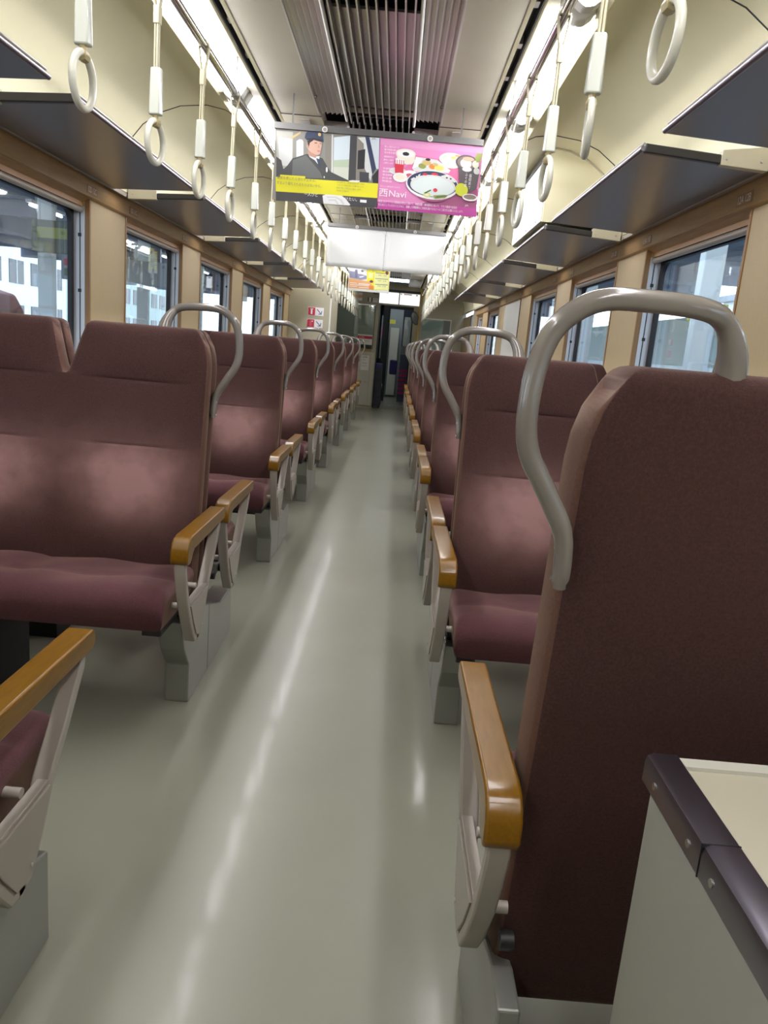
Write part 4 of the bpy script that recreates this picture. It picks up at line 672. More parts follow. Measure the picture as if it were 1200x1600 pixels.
# heater boxes along the walls under the seats
for s, nm in ((-1, 'trim_9'), (1, 'trim_10')):
    b = MB(); b.prism([(s*1.356, .0), (s*1.16, .0), (s*1.16, .20), (s*1.19, .24), (s*1.356, .24)], 1.3, 12.3, 'locker_grey', 'y'); struct(b.build(nm, smooth=0))

# ================================================================== COUNTER behind the nearest right seat
off = (.92, .0, 0)
t = thing('counter_box', 'cream laminate counter box with steel edging at the lower right corner', 'counter', off)
b = MB(); b.box(.497, 1.354, -1.6, .762, .0, .738, 'counter_side'); b.box(.494, .500, -1.6, .728, .0, .72, 'counter_side'); b.build('body', t, off, smooth=0, bevel=.003)
b = MB(); b.box(.520, 1.35, -1.6, .752, .736, .7485, 'counter_laminate'); b.build('top_panel', t, off, smooth=0)
b = MB()
b.prism([(.490, .720), (.490, .744), (.492, .750), (.498, .753), (.524, .753), (.524, .746), (.500, .746), (.497, .720)], -1.6, .772, 'steel_dark', 'y')
b.prism([(.772, .705), (.772, .747), (.766, .753), (.748, .753), (.748, .746), (.762, .746), (.763, .705)], .5245, 1.354, 'locker_grey')
b.build('steel_edging', t, off, smooth=35)
b = MB(); b.box(.4892, .525, .6125, .6135, .719, .7535, 'black'); b.build('edging_joint', t, off, smooth=0)
for y, z in ((.735, .722), (.64, .722), (.585, .722)): b = MB(); b.cyl((.4885, y, z+.012), 'x', .004, .002, 'steel', 12); b.build('screw', t, off)

# ================================================================== HANGING BANNERS
def art_mesh(items, y, name, parent, dy=.00012):
    b = MB()
    for i, (c, pts) in enumerate(items):
        yy = y-dy*(i+1); b.add([(x, yy, z) for x, z in pts], [list(range(len(pts)))], 'print_'+c)
    o = b.build(name, parent, smooth=0)
    return o
def banner_frame(t, y, x0, x1, zt=2.119, zb=2.093):
    b = MB(); b.box(x0, x1, -.012, .012, zb-2.1, zt-2.1, 'banner_rail')
    for x in (-.385, .385): b.box(x-.003, x+.003, -.003, .003, zt-2.1, .147, 'banner_rail')
    b.build('rail', t, smooth=0)
    for x in (-.235, .245):
        b = MB(); b.cyl((x, -.012, (zt+zb)/2-2.1-.004), 'y', .0125, -.008, 'white_paint', 20); b.cyl((x, -.0195, (zt+zb)/2-2.1-.004), 'y', .008, -.002, 'strut_grey', 14); b.build('clip', t)
def txt(body, x, z, w, h, y, mt, par, vertical=False):
    return lettering(body, 'lettering', w, h, mt, par, (x, y, z), (PI/2, 0, 0), vertical)
yb = 3.75
t1 = thing('advertising_banner', 'wide hanging banner with train driver photo and pink food advert side by side', 'banner', (0, yb, 2.1), 'hanging banners')
banner_frame(t1, yb, -.466, .490)
b = MB(); b.box(-.462, .016, -.001, .001, 1.787-2.1, 2.096-2.1, 'print_cabgrey'); p1 = b.build('driver_poster', t1, smooth=0); p1['label'] = 'poster with a uniformed train driver in a cab and a yellow text band'
b = MB(); b.box(.017, .488, -.001, .001, 1.787-2.1, 2.096-2.1, 'print_pink'); p2 = b.build('food_poster', t1, smooth=0); p2['label'] = 'pink poster with white bowl and dishes'
def rel(items): return [(c, [(x, z-2.1) for x, z in pts]) for c, pts in items]
art_mesh(rel(ART['P1']), -.0012, 'print', p1); art_mesh(rel(ART['P2']), -.0012, 'print', p2)
ya = -.0012-.00012*95
def T1(body, x, z, w, h, mt, par, v=False): return lettering(body, 'lettering', w, h, mt, par, (x, ya-.0004, z-2.1), (PI/2, 0, 0), v)
T1('異常を感じたら迷わず止める。', -.441, 1.8765, .180, .0135, 'ink_grey', p1)
T1('安全より優先されるものはないから。', -.441, 1.8545, .206, .0135, 'ink_grey', p1)
for i, bd in enumerate(['どんな時でも、お客様の安全を第一に考え、', '一人ひとりが責任を持って行動することで、', '安全で安心な毎日をお届けします。', 'それが私たちの使命です。']):
    T1(bd, -.165, 1.882-.0125*i, [.13, .125, .115, .06][i], .0075, 'ink_grey', p1)
T1('一人ひと', -.312, 1.8135, .062, .016, 'ink_white', p1); T1('けたい。', -.122, 1.8085, .055, .015, 'ink_white', p1)
b = MB(); b.box(-.052, -.022, ya-.001, ya-.0002, 1.806-2.1, 1.818-2.1, 'ink_white'); b.build('badge', p1, smooth=0)
T1('JR', -.020, 2.077, .020, .0085, 'ink_dark', p1)
T1('西Navi', .0325, 1.8395, .125, .034, 'ink_white', p2)
T1('おいしい旅を見つけよう', .036, 1.8815, .09, .006, 'ink_white', p2)
T1('新型コロナウイルス感染拡大防止に向けて、時差出勤・車内駅内において、マスク着用や会話を', .033, 1.8135, .365, .0115, 'ink_white', p2)
T1('控えめにしていただくとともに、混雑した時間帯のご利用を避けるなどへのご協力をお願いいたします。', .033, 1.7985, .395, .0115, 'ink_white', p2)
for i, bd in enumerate(['新しい味がスタート', '春の味覚を楽しむ', '旬の魚を味わう']): T1(bd, .042, 2.050-.0125*i, .066, .0085, 'ink_white', p2)
for i, bd in enumerate(['福岡県内の', '美味しい店を', 'ご紹介します', '交通情報', '観光案内', '宿泊情報', 'お土産', '特産品']): T1(bd, .042, 2.008-.0135*i-(.01 if i > 2 else 0), .045, .008, 'ink_white', p2)
T1('福岡県で', .438, 1.904, .012, .065, 'ink_white', p2, True); T1('ふぐの会', .420, 1.912, .012, .060, 'ink_white', p2, True)
T1('JR', .432, 1.826, .018, .010, 'ink_white', p2)
yb = 6.62
t2 = thing('blank_banner', 'wide blank white banner hanging behind the driver and food banner', 'banner', (0, yb, 2.1), 'hanging banners')
banner_frame(t2, yb, -.478, .500)
b = MB()
for (x0, x1) in ((-.476, .004), (.006, .498)):
    N = 12; vs = []; 
    for j in range(9):
        for i in range(N+1):
            u = i/N; v = j/8; vs.append((x0+(x1-x0)*u, -.004*math.sin(PI*u)*v+.003*math.sin(7*u)*v*v, 2.098-2.1-(.320)*v))
    fs = [(j*(N+1)+i, j*(N+1)+i+1, (j+1)*(N+1)+i+1, (j+1)*(N+1)+i) for j in range(8) for i in range(N)]
    b.add(vs, fs, 'white_sheet')
o = b.build('blank_sheet', t2, smooth=60); md = o.modifiers.new('solid', 'SOLIDIFY'); md.thickness = .0006
yb = 9.55
t3 = thing('small_banner', 'small yellow and orange poster hanging at far left behind the blank white banner', 'banner', (0, yb, 2.1), 'hanging banners')
banner_frame(t3, yb, -.485, .49)
b = MB(); b.box(-.478, .020, -.001, .001, 1.79-2.1, 2.098-2.1, 'print_lt'); p3 = b.build('yellow_poster', t3, smooth=0)
art_mesh(rel(ART['P3']), -.0012, 'print', p3)
def T3(body, x, z, w, h, mt): return lettering(body, 'lettering', w, h, mt, p3, (x, -.0135, z-2.1), (PI/2, 0, 0))
T3('出張る場所', -.31, 2.028, .17, .034, 'print_olive'); T3('お城', -.38, 2.060, .075, .022, 'print_olive')
for i in range(3): T3('10:00 - 12:30', -.12, 1.985-.062*i, .10, .014, 'ink_grey')

# ================================================================== FAR END: partition, cab wall, doorway
b = MB(); b.box(-1.356, -.775, 10.78, 12.0, 0, 2.235, 'partition_beige'); b.box(-.790, -.768, 10.775, 10.80, .2, 1.86, 'white_paint')
struct(b.build('wall_far_left', smooth=0, bevel=.006))
def stick(x0, x1, z0, z1, y, lab, kind):
    t = thing('arrow_sticker', lab, 'sticker', (x0, y, z0), 'red and white arrow stickers')
    w = x1-x0; h = z1-z0
    b = MB(); b.box(0, w, -.003, 0, 0, h, 'ink_white'); b.build('card', t, bevel=.0015)
    b = MB(); b.box(.004, w*.46, -.0045, -.003, .004, h-.004, 'red_sign'); b.build('red_field', t, bevel=.001)
    b = MB(); cx = w*.24
    if kind: b.box(cx-.012, cx+.012, -.006, -.0045, .018, h-.02, 'ink_white'); b.box(cx-.02, cx+.02, -.006, -.0045, h-.03, h-.018, 'ink_white')
    else: b.box(cx-.016, cx+.016, -.006, -.0045, .014, h-.018, 'print_rose'); b.box(cx+.005, cx+.03, -.006, -.0045, h-.034, h-.020, 'ink_white')
    b.build('pictogram', t)
    b = MB(); b.strip([(w*.58, h*.78), (w*.84, h*.25)], .006, -.0045, -.003, 'print_slate2', 'y'); b.strip([(w*.68, h*.22), (w*.86, h*.22), (w*.88, h*.60)], .006, -.0045, -.003, 'print_slate2', 'y')
    b.build('arrow', t, smooth=0)
stick(-1.085, -.868, 1.495, 1.605, 10.778, 'upper of two red and white arrow stickers on the beige partition at left', 1)
stick(-1.088, -.871, 1.335, 1.445, 10.778, 'lower of two red and white arrow stickers on the beige partition at left', 0)
YE = 14.4
b = MB()                                            # end wall with its openings
def wallrect(b, x0, x1, z0, z1, holes, y0, y1, mt):
    xs = sorted({x0, x1, *[h[0] for h in holes], *[h[1] for h in holes]}); zs = sorted({z0, z1, *[h[2] for h in holes], *[h[3] for h in holes]})
    for i in range(len(xs)-1):
        for j in range(len(zs)-1):
            cx = (xs[i]+xs[i+1])/2; cz = (zs[j]+zs[j+1])/2
            if not any(h[0] < cx < h[1] and h[2] < cz < h[3] for h in holes): b.box(xs[i], xs[i+1], y0, y1, zs[j], zs[j+1], mt)
wallrect(b, -1.356, 1.356, 0, 2.30, [(-1.07, -.285, 1.09, 1.87), (-.205, .43, 0, 1.90), (-.225, .525, 1.925, 2.14), (.60, .99, 1.10, 1.715)], YE, YE+.09, 'partition_beige')
struct(b.build('wall_far', smooth=0))
b = MB(); b.box(-1.356, -.285, YE-.012, YE, 1.045, 1.085, 'beam_wood'); b.box(-1.08, -.275, YE-.01, YE, 1.87, 1.885, 'steel'); b.box(-.275, -.268, YE-.008, YE, 1.09, 1.88, 'black'); b.box(.59, 1.12, YE-.012, YE, 1.715, 1.735, 'white_paint')
b.box(.99, 1.12, YE-.006, YE, 1.0, 1.715, 'corridor_grey'); b.box(1.12, 1.14, YE-.02, YE, 0.0, 1.735, 'white_paint'); b.box(-.232, .53, YE-.02, YE, 1.915, 1.927, 'white_paint'); b.box(-.232, .53, YE-.015, YE, 2.14, 2.18, 'corridor_dark')
b.box(-.232, -.222, YE-.015, YE, 1.92, 2.15, 'corridor_dark'); b.box(.524, .540, YE-.015, YE, 1.92, 2.15, 'corridor_dark'); b.box(.140, .152, YE-.015, YE+.02, 1.925, 2.14, 'corridor_dark')
struct(b.build('trim_11', smooth=0))
for i, (x0, x1, lab) in enumerate([(-.222, .139, 'left glowing white sign above the far gangway door'), (.153, .523, 'right glowing white sign above the far gangway door, with red and green marks')]):
    t = thing('light_sign', lab, 'sign', (x0, YE+.02, 1.93), 'glowing signs above the gangway')
    b = MB(); b.box(0, x1-x0, 0, .06, 0, .208, 'white_paint'); b.build('housing', t, smooth=0)
    b = MB(); b.box(.004, x1-x0-.004, -.004, -.0005, .004, .20, 'sign_glow'); b.build('panel', t, smooth=0)
    if i:
        b = MB(); b.box(.01, .04, -.006, -.0045, .175, .195, 'print_green'); b.box(.07, .22, -.006, -.0045, .178, .195, 'red_sign'); b.box(.29, .33, -.006, -.0045, .175, .193, 'print_slate2'); b.build('marks', t, smooth=0)
b = MB(); b.box(-1.07, -.285, YE+.02, YE+.026, 1.09, 1.87, 'cab_glass'); struct(b.build('window_30', smooth=0))
b = MB(); b.box(.60, .99, YE+.02, YE+.026, 1.10, 1.715, 'cab_glass'); struct(b.build('window_31', smooth=0))
# cab interior behind the left glass
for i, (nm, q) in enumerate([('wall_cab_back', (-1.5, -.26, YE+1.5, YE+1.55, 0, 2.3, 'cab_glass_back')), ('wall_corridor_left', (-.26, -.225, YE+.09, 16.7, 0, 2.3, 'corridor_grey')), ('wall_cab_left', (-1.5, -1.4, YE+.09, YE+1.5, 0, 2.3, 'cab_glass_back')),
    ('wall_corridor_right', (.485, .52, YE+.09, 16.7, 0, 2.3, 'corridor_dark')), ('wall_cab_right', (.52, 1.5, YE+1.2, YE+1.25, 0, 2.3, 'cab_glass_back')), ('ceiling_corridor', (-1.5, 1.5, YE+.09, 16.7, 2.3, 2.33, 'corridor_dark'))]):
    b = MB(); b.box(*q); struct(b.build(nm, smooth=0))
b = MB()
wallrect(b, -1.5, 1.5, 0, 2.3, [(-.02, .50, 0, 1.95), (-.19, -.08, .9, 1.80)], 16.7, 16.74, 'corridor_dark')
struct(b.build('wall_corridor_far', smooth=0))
t = thing('control_panel', 'grey control panel with black knobs behind the far left cab window', 'control panel', (-.50, YE+.35, 1.09))
q = MB(); q.box(-1.2, -.3, YE+.25, YE+.6, 0, 1.085, 'station_grey'); tag(q.build('cab_desk', smooth=0, bevel=.01), 'grey desk behind the far left cab window', 'desk')
b = MB(); b.box(-.16, .10, 0, .15, 0, .27, 'station_grey'); b.build('casing', t, bevel=.01)
for x, z in ((-.06, .20), (.04, .22), (.04, .12), (-.08, .12), (.02, .04)):
    b = MB(); b.cyl((x, -.015, z), 'y', .014, .02, 'black', 12); b.build('knob', t)
b = MB(); b.tube([(-.8, YE+.4, 1.09), (-.8, YE+.4, 1.20), (-.8, YE+.4, 1.24), (-.8, YE+.4, 1.27)], [.035, .035, .012, .012], 'print_ice', 14)
tag(b.build('plastic_bottle'), 'small clear bottle standing behind the far left cab window', 'bottle')
# notices on the left end wall
def card(name, lab, cat, x0, x1, z0, z1, parts, lines=(), group=None, y=YE):
    t = thing(name, lab, cat, (x0, y-.001, z0), group)
    b = MB(); b.box(0, x1-x0, -.003, 0, 0, z1-z0, 'ink_white'); b.build('sheet', t, smooth=0)
    for m_, a, c, d, e in parts:
        b = MB(); b.box(a, c, -.0042, -.003, d, e, m_); b.build('colour_field', t, smooth=0)
    for body, a, d, w, h, m_ in lines: lettering(body, 'lettering', w, h, m_, t, (a, -.0048, d), (PI/2, 0, 0))
card('warning_notice', 'white notice with a red band below the far left cab window', 'notice', -.56, -.29, 1.165, 1.345, [('red_sign', 0, .27, .105, .155)], [('立入禁止', .03, .115, .10, .03, 'ink_white'), ('関係者以外は入れません', .03, .06, .2, .02, 'ink_grey')])
card('paper_notice', 'white paper notice taped to the grey locker door', 'notice', -.462, -.315, .70, .968, [], [('お客様へ', .02, .225, .11, .03, 'ink_dark'), ('ご利用の案内', .02, .18, .06, .015, 'ink_grey'), ('乗車整理', .02, .12, .09, .016, 'ink_grey'), ('駅係員まで', .02, .07, .10, .014, 'ink_grey')], y=YE-.033)
card('red_white_poster', 'red and white poster high on the far end wall behind the straps', 'poster', -.86, -.53, 1.94, 2.085, [('print_salmon', 0, .33, .05, .10)])
card('small_notice', 'small white notice above the right end of the far left cab window', 'notice', -.335, -.238, 1.93, 2.005, [], [('非常用', .015, .04, .065, .02, 'ink_grey')])
card('picture_label', 'small black and white pictogram label above the far left cab window', 'label', -.425, -.345, 1.935, 2.01, [('ink_dark', 0, .018, 0, .075), ('ink_dark', .062, .08, 0, .075)])
b = MB(); b.box(-.335, -.25, YE-.012, YE, 2.075, 2.14, 'print_plum'); o = tag(b.build('dark_red_plate', smooth=0), 'small dark red plate beside the left glowing sign', 'plate')
lettering('1-31', 'lettering', .05, .02, 'ink_white', o, (-.318, YE-.013, 2.097))
t = thing('locker', 'grey locker cabinet with a round latch left of the far gangway door', 'locker', (-.46, YE, 0))
b = MB(); b.box(-.26, .235, -.03, 0, .05, 1.03, 'locker_grey'); b.build('frame', t, bevel=.004)
b = MB(); b.box(-.10, .165, -.034, -.030, .09, 1.0, 'locker_grey'); b.box(.163, .166, -.0345, -.030, .09, 1.0, 'ink_grey'); b.build('door', t, smooth=0)
b = MB(); b.box(.09, .13, -.044, -.034, .48, .51, 'steel'); b.build('latch', t, bevel=.004)
# vertical pole and mirror right of the doorway
b = MB(); b.tube([(.535, YE-.12, 0), (.535, YE-.12, 2.22)], .011, 'yellow_paint', 12)
tag(b.build('yellow_pole'), 'thin yellow vertical pole right of the far gangway doorway', 'pole')
t = thing('convex_mirror', 'dark oval mirror on the wall right of the far doorway', 'mirror', (.46, YE-.05, 1.71))
b = MB(); 
pts = []
for i in range(28):
    a = 2*PI*i/28; x = .075*math.cos(a); z = .125*math.sin(a); pts.append((x*.9-z*.35, z*.95+x*.25))
b.prism(pts, -.03, 0, 'rubber', 'y'); b.build('rim', t, bevel=.008)
b = MB(); b.prism([(x*.82, z*.86) for x, z in pts], -.036, -.029, 'dark_glass', 'y'); b.build('glass_face', t, bevel=.003)
b = MB(); b.tube([(0, 0, 0), (0, .05, .02)], .01, 'steel', 8); b.build('mount', t)
# gangway: sliding doors and a glimpse of the next carriage
t = thing('gangway_door', 'dark blue gangway door leaf with magenta stripes and a window', 'door', (.37, 16.55, 0))
b = MB(); wallrect(b, -.105, .10, .02, 1.95, [(-.075, .075, 1.20, 1.80)], 0, .035, 'door_blue'); b.box(-.105, .10, -.001, 0, 1.02, 1.19, 'corridor_grey'); b.build('leaf', t, smooth=0)
b = MB(); b.box(-.075, .075, .012, .018, 1.20, 1.80, 'cab_glass'); b.build('pane', t, smooth=0)
b = MB(); 
for i in range(6): b.box(-.105, .10, -.003, -.0012, .18+i*.095, .235+i*.095, 'door_magenta')
b.build('stripe', t, smooth=0)
b = MB(); b.tube([(-.10, -.02, .86), (-.05, -.04, .86)], .012, 'chrome', 8); b.build('door_handle', t)
b = MB(); b.box(-.155, -.065, 16.40, 16.46, 0, 2.28, 'corridor_dark'); b.box(.44, .50, 16.2, 16.3, 0, 2.28, 'black'); struct(b.build('trim_12', smooth=0))
b = MB(); b.box(-.9, .9, 18.6, 18.65, 0, 2.3, 'station_grey'); b.box(-.9, -.85, 16.8, 18.6, 0, 2.3, 'partition_beige'); b.box(.85, .9, 16.8, 18.6, 0, 2.3, 'partition_beige'); b.box(-.9, .9, 16.8, 18.6, 2.3, 2.35, 'cream_panel'); struct(b.build('wall_next_car', smooth=0))
t = thing('ceiling_lamp', 'bright lamp of the next carriage seen through the gangway', 'lamp', (.1, 17.6, 2.27))
b = MB(); b.box(-.05, .05, -.7, .7, -.01, 0, 'car_glow'); b.build('diffuser', t, smooth=0)
b = MB(); b.box(-.06, .06, -.72, .72, 0, .02, 'white_paint'); b.build('housing', t, smooth=0)
def flat(name, lab, cat, x0, x1, y0, y1, z0, z1, mt, bev=.004): 
    b = MB(); b.box(x0, x1, y0, y1, z0, z1, mt); return tag(b.build(name, smooth=0, bevel=bev), lab, cat)
flat('yellow_sign', 'yellow sign seen through the gangway in the next carriage', 'sign', -.18, .10, 17.9, 17.93, 1.68, 1.77, 'sign_yellow')
flat('white_cabinet', 'tall white panel seen through the gangway in the next carriage', 'cabinet', .0, .20, 18.2, 18.5, .05, 1.6, 'white_paint')
flat('blue_seat_back', 'blue seat back seen through the gangway in the next carriage', 'seat', .05, .22, 17.5, 17.62, .55, .88, 'suitcase_blue', .03)
flat('pink_poster', 'pink poster glimpsed left of the dark post in the gangway', 'poster', -.28, -.12, 18.3, 18.32, 1.35, 1.6, 'print_pink')
t = thing('ceiling_lamp', 'small unseen lamp added to brighten the dark gangway', 'lamp', (.12, 15.6, 2.28))  # added light that brings up the door leaf and stripes in the gangway
b = MB(); b.box(-.08, .08, -.2, .2, -.012, 0, 'car_glow'); b.build('diffuser', t, smooth=0)
b = MB(); b.box(-.1, .1, -.22, .22, 0, .02, 'white_paint'); b.build('housing', t, smooth=0)
t = thing('ceiling_lamp', 'unseen lamp added to brighten the cab behind the far left window', 'lamp', (-.8, 15.2, 2.28))  # added light, out of view, that lifts the dark cab panes
b = MB(); b.box(-.2, .2, -.05, .05, -.012, 0, 'car_glow'); b.build('diffuser', t, smooth=0)
b = MB(); b.box(-.22, .22, -.07, .07, 0, .02, 'white_paint'); b.build('housing', t, smooth=0)
t = thing('ceiling_lamp', 'unseen lamp added to brighten the space behind the far right end window', 'lamp', (.95, 15.0, 2.28))  # added light, out of view, for the panes of the right end window
b = MB(); b.box(-.15, .15, -.05, .05, -.012, 0, 'car_glow'); b.build('diffuser', t, smooth=0)
b = MB(); b.box(-.17, .17, -.07, .07, 0, .02, 'white_paint'); b.build('housing', t, smooth=0)
# suitcase
t = thing('suitcase', 'dark upright suitcase with blue top standing at the left of the gangway', 'suitcase', (-.135, 14.78, 0))
b = MB(); b.box(-.085, .085, -.17, .17, .05, .80, 'suitcase_dark'); 
for z in (.2, .35, .5, .65): b.box(-.088, .088, -.173, .173, z, z+.01, 'rubber')
b.build('shell', t, smooth=0, bevel=.02, seg=3)
b = MB(); b.box(-.087, .087, -.172, .172, .74, .84, 'suitcase_blue'); b.build('top_cover', t, smooth=0, bevel=.02)
for x in (-.06, .06):
    for y in (-.13, .13):
        b = MB(); b.cyl((x-.01, y, .026), 'x', .026, .02, 'rubber', 14); b.tube([(x, y, .03), (x, y, .07)], .012, 'dark_metal', 8); b.build('wheel', t)
b = MB(); b.tube([(-.05, 0, .84), (-.05, 0, .93), (.05, 0, .93), (.05, 0, .84)], .008, 'dark_metal', 8); b.build('handle', t)
b = MB(); R = .045; b.tube([(.09, -.12+R*math.cos(2*PI*i/20), .42+1.5*R*math.sin(2*PI*i/20)) for i in range(20)], .005, 'chrome', 6, closed=True); b.build('chain_ring', t)
# side door panel and window of the far right vestibule
b = MB(); b.box(1.30, 1.356, 11.95, 12.0, 0, 2.0, 'partition_beige'); b.box(1.345, 1.357, 12.5, 12.75, .8, 1.75, 'aluminium_white'); b.box(1.342, 1.358, 12.75, 12.85, .75, 1.78, 'rubber'); struct(b.build('trim_13', smooth=0))
# back of the room, behind the camera
b = MB(); b.box(-1.5, 1.5, Y0-.1, Y0, 0, 2.4, 'partition_beige'); struct(b.build('wall_back', smooth=0))

# ================================================================== OUTSIDE: the station
b = MB(); b.box(-5.2, -1.62, -8, 60, -1.1, -.12, 'concrete'); b.box(-2.1, -1.62, -8, 60, -.12, -.115, 'sign_yellow'); struct(b.build('platform_left', smooth=0))
b = MB(); b.box(2.6, 9.0, -8, 60, -1.1, -.12, 'concrete'); struct(b.build('platform_right', smooth=0))
b = MB(); b.box(-60, 60, -30, 120, -1.3, -1.2, 'concrete'); struct(b.build('ground', smooth=0))
b = MB()
b.box(-12.6, -2.0, -8, 46, 3.35, 3.5, 'canopy_blue'); b.box(-9.1, -8.8, -8, 46, 3.0, 3.35, 'canopy_blue')
for k in range(14): b.box(-12.6, -2.0, -6+k*3.6, -5.85+k*3.6, 3.05, 3.35, 'canopy_blue')
b.box(-4.3, -4.0, -8, 46, 3.0, 3.35, 'canopy_blue'); b.box(-2.15, -2.0, -8, 46, 2.95, 3.5, 'station_grey')
tag(b.build('platform_canopy', smooth=0), 'dark blue platform canopy with beams above the left windows', 'canopy', 'platform canopies')
b = MB(); b.box(3.0, 9.0, -8, 46, 3.7, 3.85, 'canopy_blue')
for k in range(14): b.box(3.0, 9.0, -5+k*3.6, -4.85+k*3.6, 3.4, 3.7, 'canopy_blue')
tag(b.build('platform_canopy', smooth=0), 'dark platform canopy seen through the right windows', 'canopy', 'platform canopies')
def column(x, y, mt, lab, h=3.2, w=.10, g=None):
    b = MB(); b.box(x-w, x+w, y-w*.7, y+w*.7, -.12, h, mt); b.box(x-w*1.6, x+w*1.6, y-w*1.3, y+w*1.3, -.12, .05, 'concrete'); b.box(x-w*1.4, x+w*1.4, y-w, y+w, h-.15, h+.02, mt)
    tag(b.build('platform_column', smooth=0, bevel=.01), lab, 'column', g)
for k in range(8):
    column(-4.15, 9.6+3.6*k, 'station_white', 'white platform column through the left windows, %s from the camera' % ORD[k], 3.1, .09, 'left platform columns')
for k in range(9):
    column(3.4, 3.2+2.6*k, 'station_white', 'white platform post through the right windows, %s from the camera' % ORD[k], 3.7, .11, 'right platform columns')
for k in range(7):
    y = 6.5+3.6*k
    t = thing('platform_lamp', 'fluorescent tube lamp under the left platform canopy, %s from the camera' % ORD[k], 'lamp', (-6.0, y, 2.96), 'left platform lamps')
    b = MB(); b.tube([(0, -.6, -.03), (0, .6, -.03)], .022, 'tube_glow', 8); b.build('tube', t)
    b = MB(); b.box(-.05, .05, -.65, .65, 0, .05, 'white_paint'); b.box(-.01, .01, -.4, -.38, .05, .36, 'white_paint'); b.box(-.01, .01, .38, .4, .05, .36, 'white_paint'); b.build('fixture', t, smooth=0)
for k in range(4):
    y = 7+5*k
    t = thing('platform_lamp', 'fluorescent tube lamp under the right platform canopy, %s from the camera' % ORD[k], 'lamp', (5.0, y+.9, 3.31), 'right platform lamps')
    b = MB(); b.tube([(0, -.6, -.03), (0, .6, -.03)], .022, 'tube_glow', 8); b.build('tube', t)
    b = MB(); b.box(-.05, .05, -.65, .65, 0, .05, 'white_paint'); b.box(-.01, .01, -.4, -.38, .05, .36, 'white_paint'); b.box(-.01, .01, .38, .4, .05, .36, 'white_paint'); b.build('fixture', t, smooth=0)
def building(x0, x1, y0, y1, h, mt, lab, face):
    t = thing('station_building', lab, 'building', ((x0+x1)/2, (y0+y1)/2, -1.2)); off = ((x0+x1)/2, (y0+y1)/2, -1.2)
    b = MB(); b.box(x0, x1, y0, y1, -1.2, h, mt); b.build('wall', t, off, smooth=0)
    b = MB(); b.box(x0-.2, x1+.2, y0-.2, y1+.2, h, h+.25, 'station_grey'); b.build('roof', t, off, smooth=0)
    n_ = int((y1-y0)/2.6); fx = x1 if face > 0 else x0
    for i in range(n_):
        for z in [q for q in (.4, 2.9, 5.4) if q+1.4 < h]:
            y = y0+.6+i*2.6; b = MB(); b.box(fx-.04, fx+.04, y, y+1.7, z, z+1.3, 'dark_glass'); b.box(fx-.06, fx+.06, y+.82, y+.88, z, z+1.3, 'station_white'); b.build('window', t, off, smooth=0)
building(-30, -22, 10, 52, 5.2, 'station_white', 'white station building across the tracks on the left', 1)
building(-34, -24, 60, 90, 9, 'station_green', 'tall pale green building far off behind the left platform', 1)
building(14, 20, 6, 34, 4.2, 'station_white', 'white station building across the tracks on the right', -1)
# red railcar on the next track
t = thing('red_railcar', 'dark red railcar standing on the far track at left', 'train', (-15, 18, -1.2)); off = (-9.4, 9.0, -.8)
b = MB(); P = [(-10.6, -.8), (-8.0, -.8), (-7.95, 1.7), (-8.25, 2.25), (-9.3, 2.5), (-10.35, 2.25), (-10.65, 1.7)]
b.prism(P, 0, 19.6, 'train_red', 'y'); b.build('body', t, off, smooth=0, bevel=.12, seg=3)
for i in range(8):
    b = MB(); b.box(-7.98, -7.93, 1.0+i*2.2, 2.4+i*2.2, .7, 1.5, 'dark_glass'); b.build('window', t, off, smooth=0)
b = MB(); b.box(-7.99, -7.92, 18.45, 18.95, -.4, 1.5, 'station_white'); b.build('cab_door', t, off, smooth=0)
for x in (-10.3, -9.1):
    b = MB(); b.box(x, x+.85, 19.58, 19.64, .7, 1.6, 'dark_glass'); b.build('windscreen', t, off, smooth=0, bevel=.02)
b = MB(); b.box(-10.3, -8.3, .2, 19.4, -1.15, -.78, 'black'); b.build('underframe', t, off, smooth=0)
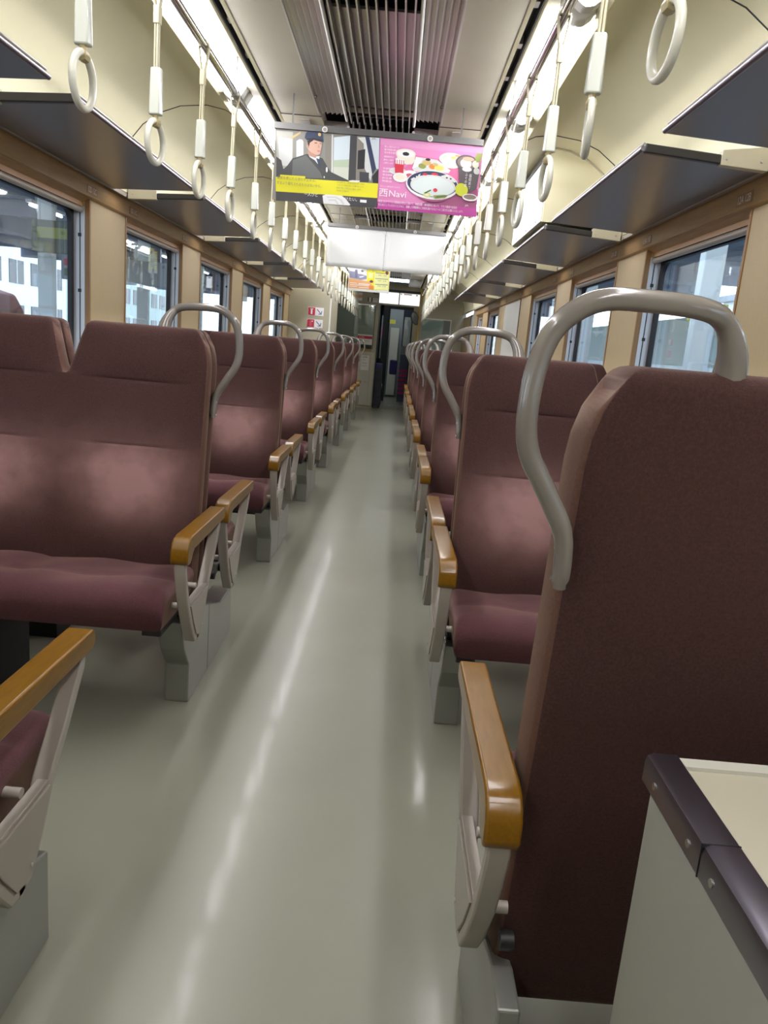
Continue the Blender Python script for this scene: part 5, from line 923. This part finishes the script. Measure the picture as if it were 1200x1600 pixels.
# platform signs
t = thing('departure_sign', 'dark hanging departure board with green lettering outside the first left window', 'sign', (-4.15, 9.3, 1.9))
b = MB(); b.box(-.02, .55, -.06, .06, 0, .36, 'sign_board'); b.build('board', t, smooth=0, bevel=.01)
b = MB(); b.box(.05, .5, -.065, -.06,   .16, .28, 'print_olive'); b.build('display', t, smooth=0)
for x in (.05, .48): b = MB(); b.tube([(x, 0, .36), (x, 0, 1.18)], .012, 'station_white', 8); b.build('hanger', t)
t = thing('direction_sign', 'long grey station sign with red and green marks outside the left windows', 'sign', (-5.0, 12.0, 1.75))
b = MB(); b.box(0, 1.6, -.05, .05, 0, .36, 'station_grey'); b.build('board', t, smooth=0, bevel=.01)
b = MB(); b.box(.05, .35, -.056, -.05, .2, .30, 'red_sign'); b.box(.05, .4, -.056, -.05, .05, .16, 'print_dkgreen'); b.build('marks', t, smooth=0)
for x in (.1, 1.5): b = MB(); b.tube([(x, 0, .36), (x, 0, 1.60)], .012, 'station_white', 8); b.build('hanger', t)
t = thing('yellow_platform_sign', 'yellow sign with dark lettering on the platform outside the second right window', 'sign', (3.55, 9.2, 1.75))
b = MB(); b.box(-.02, .42, -.03, .03, 0, .22, 'sign_yellow'); b.build('board', t, smooth=0, bevel=.01)
lettering('足元注意', 'lettering', .34, .09, 'ink_dark', t, (.03, -.034, .06))
t = thing('round_sign', 'small round dark ring sign on a platform post outside the second right window', 'sign', (3.70, 9.2, 1.42))
b = MB(); b.tube([(.09*math.cos(2*PI*i/24), 0, .09*math.sin(2*PI*i/24)) for i in range(24)], .015, 'station_grey', 8, closed=True); b.cyl((0, -.01, 0), 'y', .04, .02, 'station_grey', 16); b.tube([(0, .03, -1.54), (0, .03, .33)], .012, 'station_grey', 6); b.build('ring', t)
# lattice fence on the right platform
t = thing('platform_fence', 'white vertical bar fence along the right platform', 'fence', (4.6, 2, -.12)); off = (4.6, 2, -.12)
b = MB(); b.box(4.55, 4.65, -4, 34, 1.15, 1.25, 'station_white'); b.box(4.55, 4.65, -4, 34, .1, .2, 'station_white'); b.build('rails', t, off, smooth=0)
b = MB()
for k in range(60): b.box(4.58, 4.62, -4+k*.63, -3.84+k*.63, -.12, 1.2, 'station_white')
b.build('pickets', t, off, smooth=0)
b = MB(); b.box(7.9, 8.0, -4, 34, -.12, 2.6, 'station_green'); tag(b.build('screen_wall', smooth=0), 'pale green screen wall behind the right platform fence', 'wall')
